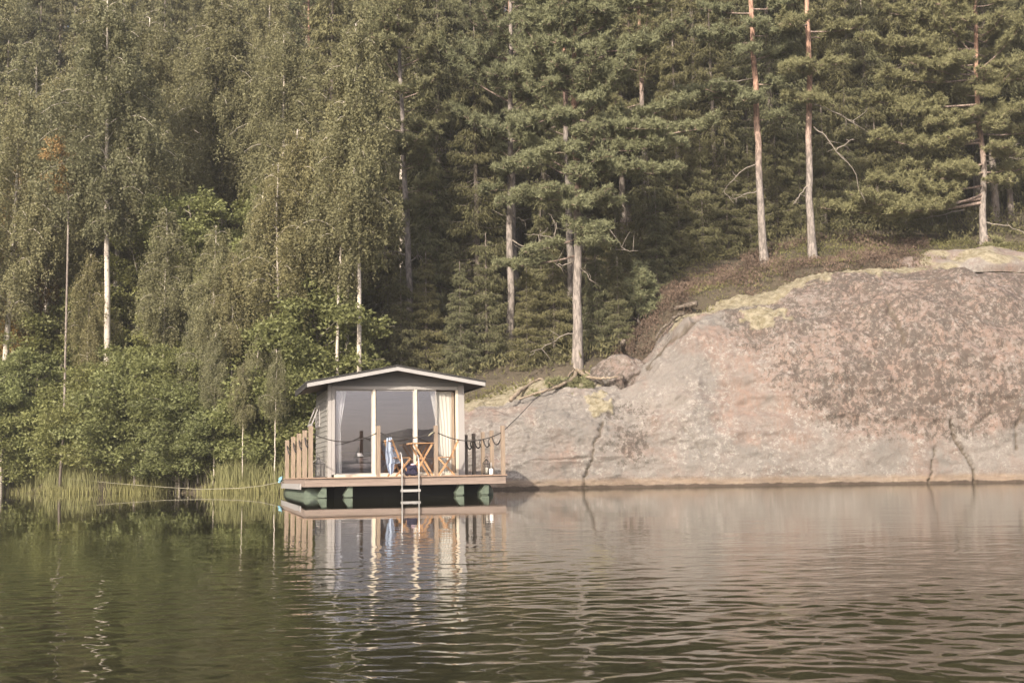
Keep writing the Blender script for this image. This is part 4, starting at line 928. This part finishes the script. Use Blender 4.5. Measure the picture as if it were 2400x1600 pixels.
MB().bar((top[0], (wv0 + wv1) / 2, top[1] - .02), (bot[0], (wv0 + wv1) / 2, bot[1] + .03), wv1 - wv0 - .16, .008, up=(1, 0, 0)).build('pane', M['pane'], win)
# -- railing posts and ropes
def rpost(u, v, h, w_=.085):
    p = part('railing_post', MB().box(u - w_ / 2, u + w_ / 2, v - w_ / 2, v + w_ / 2, DZ + .002, DZ + h), 'post_wood'); return (u, v, DZ + h - .15)
def sag(a, b, s, r=.014, name='railing_rope', m='rope_dark'):
    t = np.linspace(0, 1, 18)[:, None]; a = np.array(a); b = np.array(b); p = a + (b - a) * t; p[:, 2] -= (4 * t * (1 - t))[:, 0] * s
    mb = MB(); mb.tube(p, r, 6); return part(name, mb, m, smooth=True)
cl = rpost(U(728, .06), .07, 1.20, .10); f1 = rpost(U(886.8, .07), .07, 1.20, .087); f2 = rpost(U(1022, .07), .07, 1.20, .087); cr = rpost(U(1179, .07), .07, 1.19, .09)
sag(cl, f1, .22); sag(f1, f2, .15); sag(f2, cr, .22)
part('rope_end', MB().tube([(f2[0] - .05, f2[1] - .05, f2[2] - .0), (f2[0] - .13, f2[1] - .05, f2[2] - .05), (f2[0] - .19, f2[1] - .05, f2[2] - .10)], [.02, .024, .018], 6), 'rope_pale', smooth=True)
prev = cl
for v in (1.55, 3.1, 4.85, 6.95):
    q = rpost(cl[0], v, 1.18 - .01 * v, .11); sag(prev, q, .30, .018); prev = q
prev = cr
for px in (1152, 1131, 1110, 1091.5):
    v = VS(px, cr[0]); q = rpost(cr[0], v, 1.12, .085); sag(prev, q, .26, .018)
    part('rope_loop', MB().tube([(q[0] - .045 - .07 * math.sin(a) * .8, q[1] - .02, q[2] - .06 - .09 * (1 - math.cos(a))) for a in np.linspace(-.4, 3.6, 12)], .014, 5), 'rope_dark', smooth=True)
    prev = q
q = rpost(cr[0], 6.9, 1.12); sag(prev, q, .3)
# -- swim ladder
lad = MB()
ua, ub = U(942, -.07), U(981.5, -.07)
ldr = part('swim_ladder', MB().tube([(ua, .22, DZ + .42), (ua, .12, DZ + .56), (ua, -.02, DZ + .52), (ua, -.075, DZ + .35), (ua, -.08, -.6)], .017, 8).tube([(ub, .22, DZ + .36), (ub, .12, DZ + .50), (ub, -.02, DZ + .46), (ub, -.075, DZ + .3), (ub, -.08, -.6)], .017, 8), 'alu', smooth=True)
st_ = MB().box(ua - .03, ub + .03, -.14, -.03, -.03, .03).mesh('tread', M['white_paint'])
for zz in (.135, -.13, -.40): link('tread', st_, ldr, loc=(0, 0, zz))

# ================================================================== things on and in the raft
def on_deck(name, label, cat, u, v, rz=0, z=DZ + .003, group=None):
    return thing(name, label, cat, mw=BM @ Matrix.Translation((u, v, z)) @ Matrix.Rotation(rz, 4, 'Z'), group=group)
def cloth(fl, fr_, z0, z1, v, amp, k, nu=40, nz=30, seed=0, thick=.0):
    r = np.random.default_rng(seed); zz = np.linspace(z0, z1, nz); uu = np.linspace(0, 1, nu); UU, ZZ = np.meshgrid(uu, zz)
    l_ = np.interp(ZZ, [p[0] for p in fl], [p[1] for p in fl]); rt = np.interp(ZZ, [p[0] for p in fr_], [p[1] for p in fr_])
    X = l_ + (rt - l_) * UU; ph = r.uniform(0, 6.28, 3)
    Vv = v + amp * (np.sin(UU * k + ph[0] + ZZ * .5) + .4 * np.sin(UU * k * 2.3 + ph[1] + ZZ * 1.1)) * (.5 + .5 * (z1 - ZZ) / (z1 - z0))
    i = np.arange(nz - 1)[:, None] * nu + np.arange(nu - 1)[None]
    mb = MB(); q = np.stack([i, i + 1, i + nu + 1, i + nu], -1).reshape(-1, 4)
    mb.add(np.stack([X, Vv, ZZ], -1), quads=q)
    if thick: mb.add(np.stack([X, Vv + thick, ZZ], -1), quads=q[:, ::-1])
    return mb
def zz(py, v=HV0): return LB(950, py, v)[1]
cm = BM
t = cloth([(DZ + .02, U(1030, 1.65)), (zz(1065), U(1027, 1.65)), (zz(985), U(1020, 1.65)), (zz(913), U(1007, 1.65))], [(DZ, U(1060, 1.65)), (3, U(1061, 1.65))], DZ + .03, hz - .03, HV0 + .14, .012, 34, seed=3, thick=.004).build('curtain', M['curtain'], None, True, label='cream curtain gathered behind the right hand pane of the cabin', cat='curtain'); t.matrix_world = cm
t = cloth([(DZ, U(784, 1.6)), (3, U(784, 1.6))], [(DZ, U(800, 1.6)), (zz(1040), U(799, 1.6)), (zz(1000), U(797, 1.6)), (zz(913), U(812, 1.6))], DZ + .03, hz - .03, HV0 + .12, .02, 22, nu=24, seed=4, thick=.004).build('curtain', M['sheer'], None, True, label='thin whitish curtain at the left edge of the left hand pane', cat='curtain'); t.matrix_world = cm
# day bed and its cushions behind the left pane
u0, u1 = U(800, 1.9), U(880, 1.9)
bed = on_deck('day_bed', 'low dark day bed standing inside behind the left pane', 'bed', (u0 + u1) / 2, 2.15)
bw = (u1 - u0) / 2
MB().box(-bw, bw, -.35, .45, 0.05, .17).build('bed_base', M['dark_cloth'], bed)
def pillow(w, d, h, k=10):
    mb = MB(); u = np.linspace(0, 2 * np.pi, 28, endpoint=False); v = np.linspace(-np.pi / 2, np.pi / 2, k); Uu, Vv = np.meshgrid(u, v)
    se = lambda x, p: np.sign(x) * np.abs(x) ** p
    X = w / 2 * se(np.cos(Vv), .45) * se(np.cos(Uu), .4); Yy = d / 2 * se(np.cos(Vv), .45) * se(np.sin(Uu), .4); Z = h / 2 * se(np.sin(Vv), .8)
    j = np.arange(k - 1)[:, None] * 28; i = np.arange(28)[None]; i2 = (i + 1) % 28
    return mb.add(np.stack([X, Yy, Z], -1), quads=np.stack([j + i, j + i2, j + 28 + i2, j + 28 + i], -1).reshape(-1, 4))
MB().add(np.array(pillow(2 * bw, .8, .17).v[0]) + [0, .05, .25], quads=pillow(2 * bw, .8, .17).q[0]).build('mattress', M['grey_cloth'], bed, True)
for x in (-bw + .05, bw - .05):
    for y in (-.3, .4): MB().box(x - .03, x + .03, y - .03, y + .03, 0, .05).build('leg', M['dark_cloth'], bed)
for k, (dx, dz, w, h, m, lab) in enumerate([(-.24, .42, .44, .17, 'grey_cloth', 'grey cushion on the left of the lower row on the day bed'), (.22, .42, .44, .17, 'grey_cloth', 'grey cushion on the right of the lower row on the day bed'),
                                       (0, .57, .80, .15, 'dark_cloth', 'long dark cushion at the top of the pile on the day bed')]):
    c = on_deck('cushion', lab, 'cushion', (u0 + u1) / 2 + dx * 1.0, 2.2, z=DZ + dz); p_ = pillow(w, .42, h); p_.build('cushion_cover', M[m], c, True)
for px_, lab in ((846, 'small white cloth lying on the day bed cushions'),):
    uu_, zc = LB(px_, 1066, 1.8); c = on_deck('small_cloth', lab, 'cloth', uu_, 1.86, rz=.3, z=zc - .03)
    cloth([(0, -.07), (.08, -.09)], [(0, .09), (.08, .03)], 0, .08, 0, .015, 6, 10, 6, 2, .01).build('cloth_sheet', M['white_glaze'], c, True)

# folding table, two folding chairs
ut0, ut1 = U(958, .9), U(1018, .9); tw = (ut1 - ut0); zt = zz(1037.5, .7) - DZ
tab = on_deck('folding_table', 'square folding wooden table with crossed legs on the deck in front of the panes', 'table', (ut0 + ut1) / 2, .92)
for k in range(6):
    MB().box(-tw / 2 + .035, tw / 2 - .035, -.28 + k * .094, -.28 + k * .094 + .085, zt - .02, zt).build('table_slat', M['furn_wood'], tab)
for sx_ in (-1, 1): MB().box(sx_ * tw / 2 - (.035 if sx_ > 0 else 0), sx_ * tw / 2 + (0 if sx_ > 0 else .035), -.285, .285, zt - .035, zt + .001).build('table_edge', M['furn_wood'], tab)
for y in (-.25, .25):
    for sx_ in (-1, 1):
        yy = y + (.022 if sx_ > 0 else 0)
        MB().bar((-sx_ * tw * .34, yy, zt - .04), (sx_ * tw * .37, yy, .0), .045, .022, up=(0, 1, 0)).build('leg', M['furn_wood'], tab)
MB().box(-.02, .02, -.25, .25, zt * .5, zt * .5 + .03).build('stretcher', M['furn_wood'], tab)
def folding_chair(name, label, u, v, rz, sc=1.0):
    c = on_deck(name, label, 'chair', u, v, rz)
    for k in range(5): MB().box(-.20, .20, -.2 + k * .084, -.2 + k * .084 + .072, .435, .455).build('seat_slat', M['furn_wood'], c)
    for y in (-.215, .215):
        MB().bar((.20, y, .43), (-.20, y, 0), .042, .024, up=(0, 1, 0)).build('leg', M['furn_wood'], c)
        yy = y * .88
        MB().bar((-.30, yy, .88), (-.10, yy, .43), .042, .024, up=(0, 1, 0)).bar((-.10, yy, .43), (.20, yy, 0), .042, .024, up=(0, 1, 0)).build('back_leg', M['furn_wood'], c)
    for z_ in (.62, .74, .855):
        xk = -.30 + (.88 - z_) * .444
        MB().bar((xk, -.2, z_), (xk, .2, z_), .05, .018).build('back_slat', M['furn_wood'], c)
    return c
uc = U(936, .75)
folding_chair('folding_chair', 'folding wooden chair under the blue towel, left of the table', uc, .78, R(18))
folding_chair('folding_chair', 'folding wooden chair facing the table from its right, in front of the cream curtain', U(1047, .8), .82, math.pi - R(14))
# towel over the left chair's back: two hanging layers joined over the top slat
tw_ = on_deck('towel', 'light blue towel hung over the back of the left folding chair', 'towel', uc - .28, .70, R(18))
fl = [(0, -.00), (.1, -.05), (.30, -.10), (.55, -.12), (.78, -.08), (.90, -.03)]; fr2 = [(0, .05), (.1, .10), (.27, .12), (.29, .31), (.42, .36), (.5, .26), (.7, .16), (.90, .05)]
a_ = cloth([(z_ + .03, x_) for z_, x_ in fl], [(z_ + .03, x_) for z_, x_ in fr2], .04, .94, -.06, .022, 13, 30, 40, 7, .008)
a_.build('towel_front', M['towel'], tw_, True)
b_ = cloth([(.4, -.06), (.94, -.03)], [(.4, .16), (.94, .04)], .42, .93, .01, .02, 9, 20, 20, 8, .008)
b_.build('towel_back', M['towel'], tw_, True)
# bag under the table
bg_ = on_deck('bag', 'dark navy round bag lying between the left chair and the table', 'bag', U(962, .8), .72)
p_ = pillow(.30, .26, .27); vv = p_.v[0]; vv = vv + fbm(vv * 7, 2)[:, None] * vv * .25; p_.v[0] = vv + [0, 0, .135]; p_.build('bag_body', M['navy_cloth'], bg_, True)
MB().tube([(-.08, 0, .25), (-.05, 0, .31), (.05, 0, .31), (.08, 0, .25)], .011, 5).build('handle', M['navy_cloth'], bg_, True)
uu_, zc = LB(967, 1080, .72); c = on_deck('small_cloth', 'small pinkish cloth lying on the dark round bag', 'cloth', uu_, .68, z=DZ + .275)
pillow(.11, .09, .05).build('cloth_fold', M['pink_cloth'], c, True)
# lanterns
def lantern(label, u, v, h, w, m, rz=.3):
    c = on_deck('candle_lantern', label, 'lantern', u, v, rz); hb_ = h * .62
    MB().box(-w / 2, w / 2, -w / 2, w / 2, 0, .025).build('base', M[m], c)
    for sx_ in (-1, 1):
        for sy_ in (-1, 1): MB().bar((sx_ * w * .45, sy_ * w * .45, .025), (sx_ * w * .45, sy_ * w * .45, hb_), .016, .016).build('corner_bar', M[m], c)
    MB().box(-w / 2, w / 2, -w / 2, w / 2, hb_, hb_ + .016).build('top_frame', M[m], c)
    n_ = MB(); k = w * .48; q = .16 * w
    n_.add([(-k, -k, hb_ + .016), (k, -k, hb_ + .016), (k, k, hb_ + .016), (-k, k, hb_ + .016), (-q, -q, h * .86), (q, -q, h * .86), (q, q, h * .86), (-q, q, h * .86)], quads=[(0, 1, 5, 4), (1, 2, 6, 5), (2, 3, 7, 6), (3, 0, 4, 7), (4, 5, 6, 7)])
    n_.build('roof', M['lamp_glass'], c)
    for sx_ in (-1, 1):
        for sy_ in (-1, 1): MB().bar((sx_ * k, sy_ * k, hb_ + .016), (sx_ * q, sy_ * q, h * .86), .012, .012).build('roof_bar', M[m], c)
    MB().lathe([(.001, h * .86), (.035, h * .86), (.03, h * .93), (.001, h * .95)], k=10).build('chimney', M[m], c, True)
    MB().tube([(.05 * math.cos(a), 0, h * .95 + .05 * math.sin(a)) for a in np.linspace(0, math.pi, 9)], .006, 5).build('handle', M[m], c, True)
    for s in range(4):
        a = s * math.pi / 2; g_ = MB().box(-w * .42, w * .42, -.002, .002, .028, hb_ - .002).build('pane', M['lamp_glass'], c); g_.rotation_euler = (0, 0, a); g_.location = (w * .45 * math.sin(a), -w * .45 * math.cos(a), 0)
    MB().lathe([(.001, .026), (.04, .026), (.04, .17), (.034, .175), (.001, .168)], k=14).build('candle', M['candle'], c, True)
    return c
M['lantern_metal'] = mat('lantern_metal', (.20, .19, .175), .4, metal=.7); M['lantern_dark'] = mat('lantern_dark', (.03, .028, .026), .5)
lantern('grey metal candle lantern on the deck beside the left corner post', U(746.5, .35), .38, .50, .25, 'lantern_metal')
lantern('smaller dark candle lantern on the deck near the right corner', U(1141, .9), .95, .42, .15, 'lantern_dark', .1)
bo = on_deck('bottle', 'small white bottle standing at the right end of the deck edge', 'bottle', U(1151, .25), .25)
MB().lathe([(.001, 0), (.045, .0), (.052, .01), (.052, .12), (.045, .135), (.02, .15), (.001, .15)], k=16).build('bottle_body', M['white_glaze'], bo, True)
MB().lathe([(.001, .15), (.016, .15), (.014, .30), (.001, .30)], k=10).build('neck', M['trim_grey'], bo, True)
# coil of blue rope, pale bundle
rc = on_deck('rope_coil', 'coil of light blue rope hanging on the left rear edge of the raft', 'rope', -.06, 6.5, z=DZ - .06)
mb = MB()
for k in range(6):
    a = np.linspace(0, 2 * np.pi, 20); mb.tube(np.stack([.02 * np.sin(a * 2 + k) - .05 + k * .012, .16 * np.cos(a) + .01 * k, .06 * np.sin(a) + .01 * k], 1), .014, 5)
mb.build('rope_loops', M['rope_blue'], rc, True)
# mooring lines
def mooring(label, pts, r, m):
    pts = np.array([tuple(p) for p in pts]); n = len(pts) * 8; t_ = np.linspace(0, 1, n); pp = along(pts, t_)
    mb = MB(); mb.tube(pp, r, 6); return mb.build('mooring_rope', M[m], None, True, label=label, cat='rope')
q = BM @ Vector((0, 6.3, DZ - .08))
mooring('pale mooring rope sagging over the water from the raft to the left shore', [q, P(612, 1138, 33.2), P(560, 1143.5, 33.4), P(470, 1146, 34.3), P(385, 1141, 36.3), P(270, 1132, 38.6), P(150, 1121, 40.8), P(90, 1112, 42.0)], .010, 'rope_pale')
q = BM @ Vector(cr)
mooring('thin dark mooring line from the right corner post up the rock to the spreading pine', [q, P(1216, 975, 31.0), P(1250, 938, 34.8), P(1290, 908, 36.3), P(1330, 888, 36.9), P(1350, 862, b4.y)], .011, 'rope_dark')
# roots of the spreading pine crawling over the rock edge
t4 = [o for o in COL.objects if o.get('label', '').startswith('big spreading pine')][0]
def on_rock(px, py, dz=.03):
    """point of the rock shell seen through a pixel"""
    p1 = P(px, py, 1.0)
    for Y in np.arange(33.5, 42, .04):
        X = p1.x * Y; zq = EYE + (p1.z - EYE) * Y; s = Y - float(shore(X)); Wc = float(crestW(X)); Hc = float(crestH(X))
        zr = Hc * float(rock_prof(s / Wc)) if s < Wc else Hc + (s - Wc) * .3
        if s > 0 and zr >= zq: return Vector((X, Y - .12, zq + dz))
    return P(px, py, 37)
for pts, r0_, r1_ in (([(1197, 940), (1212, 925), (1228, 912), (1248, 898), (1266, 890), (1284, 903), (1302, 909)], .075, .04), ([(1350, 868), (1345, 890), (1320, 902), (1290, 915), (1255, 925), (1215, 938)], .08, .03), ([(1352, 868), (1372, 886), (1410, 890), (1450, 886)], .08, .03),
                      ([(1354, 868), (1385, 880), (1430, 878), (1470, 872)], .05, .02), ([(1348, 868), (1335, 880), (1325, 895)], .04, .02)):
    w_ = np.array([tuple(on_rock(*p)) for p in pts]); mb = MB(); n_ = 24; pp = along(w_, np.linspace(0, 1, n_)) + rng.normal(0, .012, (n_, 3)); mb.tube(pp, np.linspace(r0_, r1_, n_), 7)
    o = mb.build('root', M['root'], t4, True); o.matrix_parent_inverse = Matrix.Translation(-Vector(t4.location))
# weathered dead logs lying along the left shoulder of the rock
for pts, r0_, r1_, lab in (([(1632, 716), (1590, 722), (1560, 738), (1530, 760), (1500, 782), (1470, 815)], .10, .05, 'weathered dark log following the left shoulder of the big rock'),
                           ([(1600, 738), (1575, 752), (1548, 775), (1535, 800)], .07, .03, 'shorter dark log just below the longer one on the rock shoulder'),
                           ([(1462, 800), (1458, 830), (1462, 862), (1455, 890)], .085, .06, 'upright dark stump in the notch left of the big rock')):
    w_ = np.array([tuple(on_rock(*p)) for p in pts]); n_ = 22; pp = along(w_, np.linspace(0, 1, n_)) + rng.normal(0, .02, (n_, 3)); pp[:, 1] -= .1
    mb = MB(); mb.tube(pp, np.linspace(r0_, r1_, n_) * rng.uniform(.8, 1.2, n_), 8); mb.build('dead_log', M['old_log'], None, True, label=lab, cat='log')
# fallen bleached trunk leaning between the left trees
mb = MB(); a0, a1 = P(312, 372, 46.0), P(434, 290, 46.6); pts = np.array([tuple(a0 + (a1 - a0) * t_ + Vector((0, 0, .12 * math.sin(3.1 * t_)))) for t_ in np.linspace(-1.0, 1, 18)])
mb.tube(pts, np.linspace(.07, .025, 18), 6); mb.build('fallen_tree', M['dead_wood'], None, True, label='bleached leaning dead stem slanting between the crowns on the left', cat='dead tree')

# ---- thin scattering volume added to lift the blacks to a faded tone
hz_m = bpy.data.materials.new('fade_haze'); hz_m.use_nodes = True; n_ = hz_m.node_tree.nodes; n_.remove(n_['Principled BSDF'])
pv = n_.new('ShaderNodeVolumePrincipled'); pv.inputs['Density'].default_value = HAZE; pv.inputs['Color'].default_value = (.93, .93, .92, 1); pv.inputs['Anisotropy'].default_value = 0.0
hz_m.node_tree.links.new(pv.outputs[0], n_['Material Output'].inputs['Volume'])
if HAZE: MB().box(-440, 440, -420, 200, -4.5, 112).build('haze', hz_m, kind='stuff', label='thin pale haze volume added to lift the dark tones', cat='haze')

import collections as _c
_me = {m for m in bpy.data.meshes}; print('TRIS unique', sum(len(m.loops) - 2 * len(m.polygons) for m in _me))
for m in sorted(_me, key=lambda m: -len(m.polygons))[:14]: print('  ', m.name, len(m.loops) - 2 * len(m.polygons))
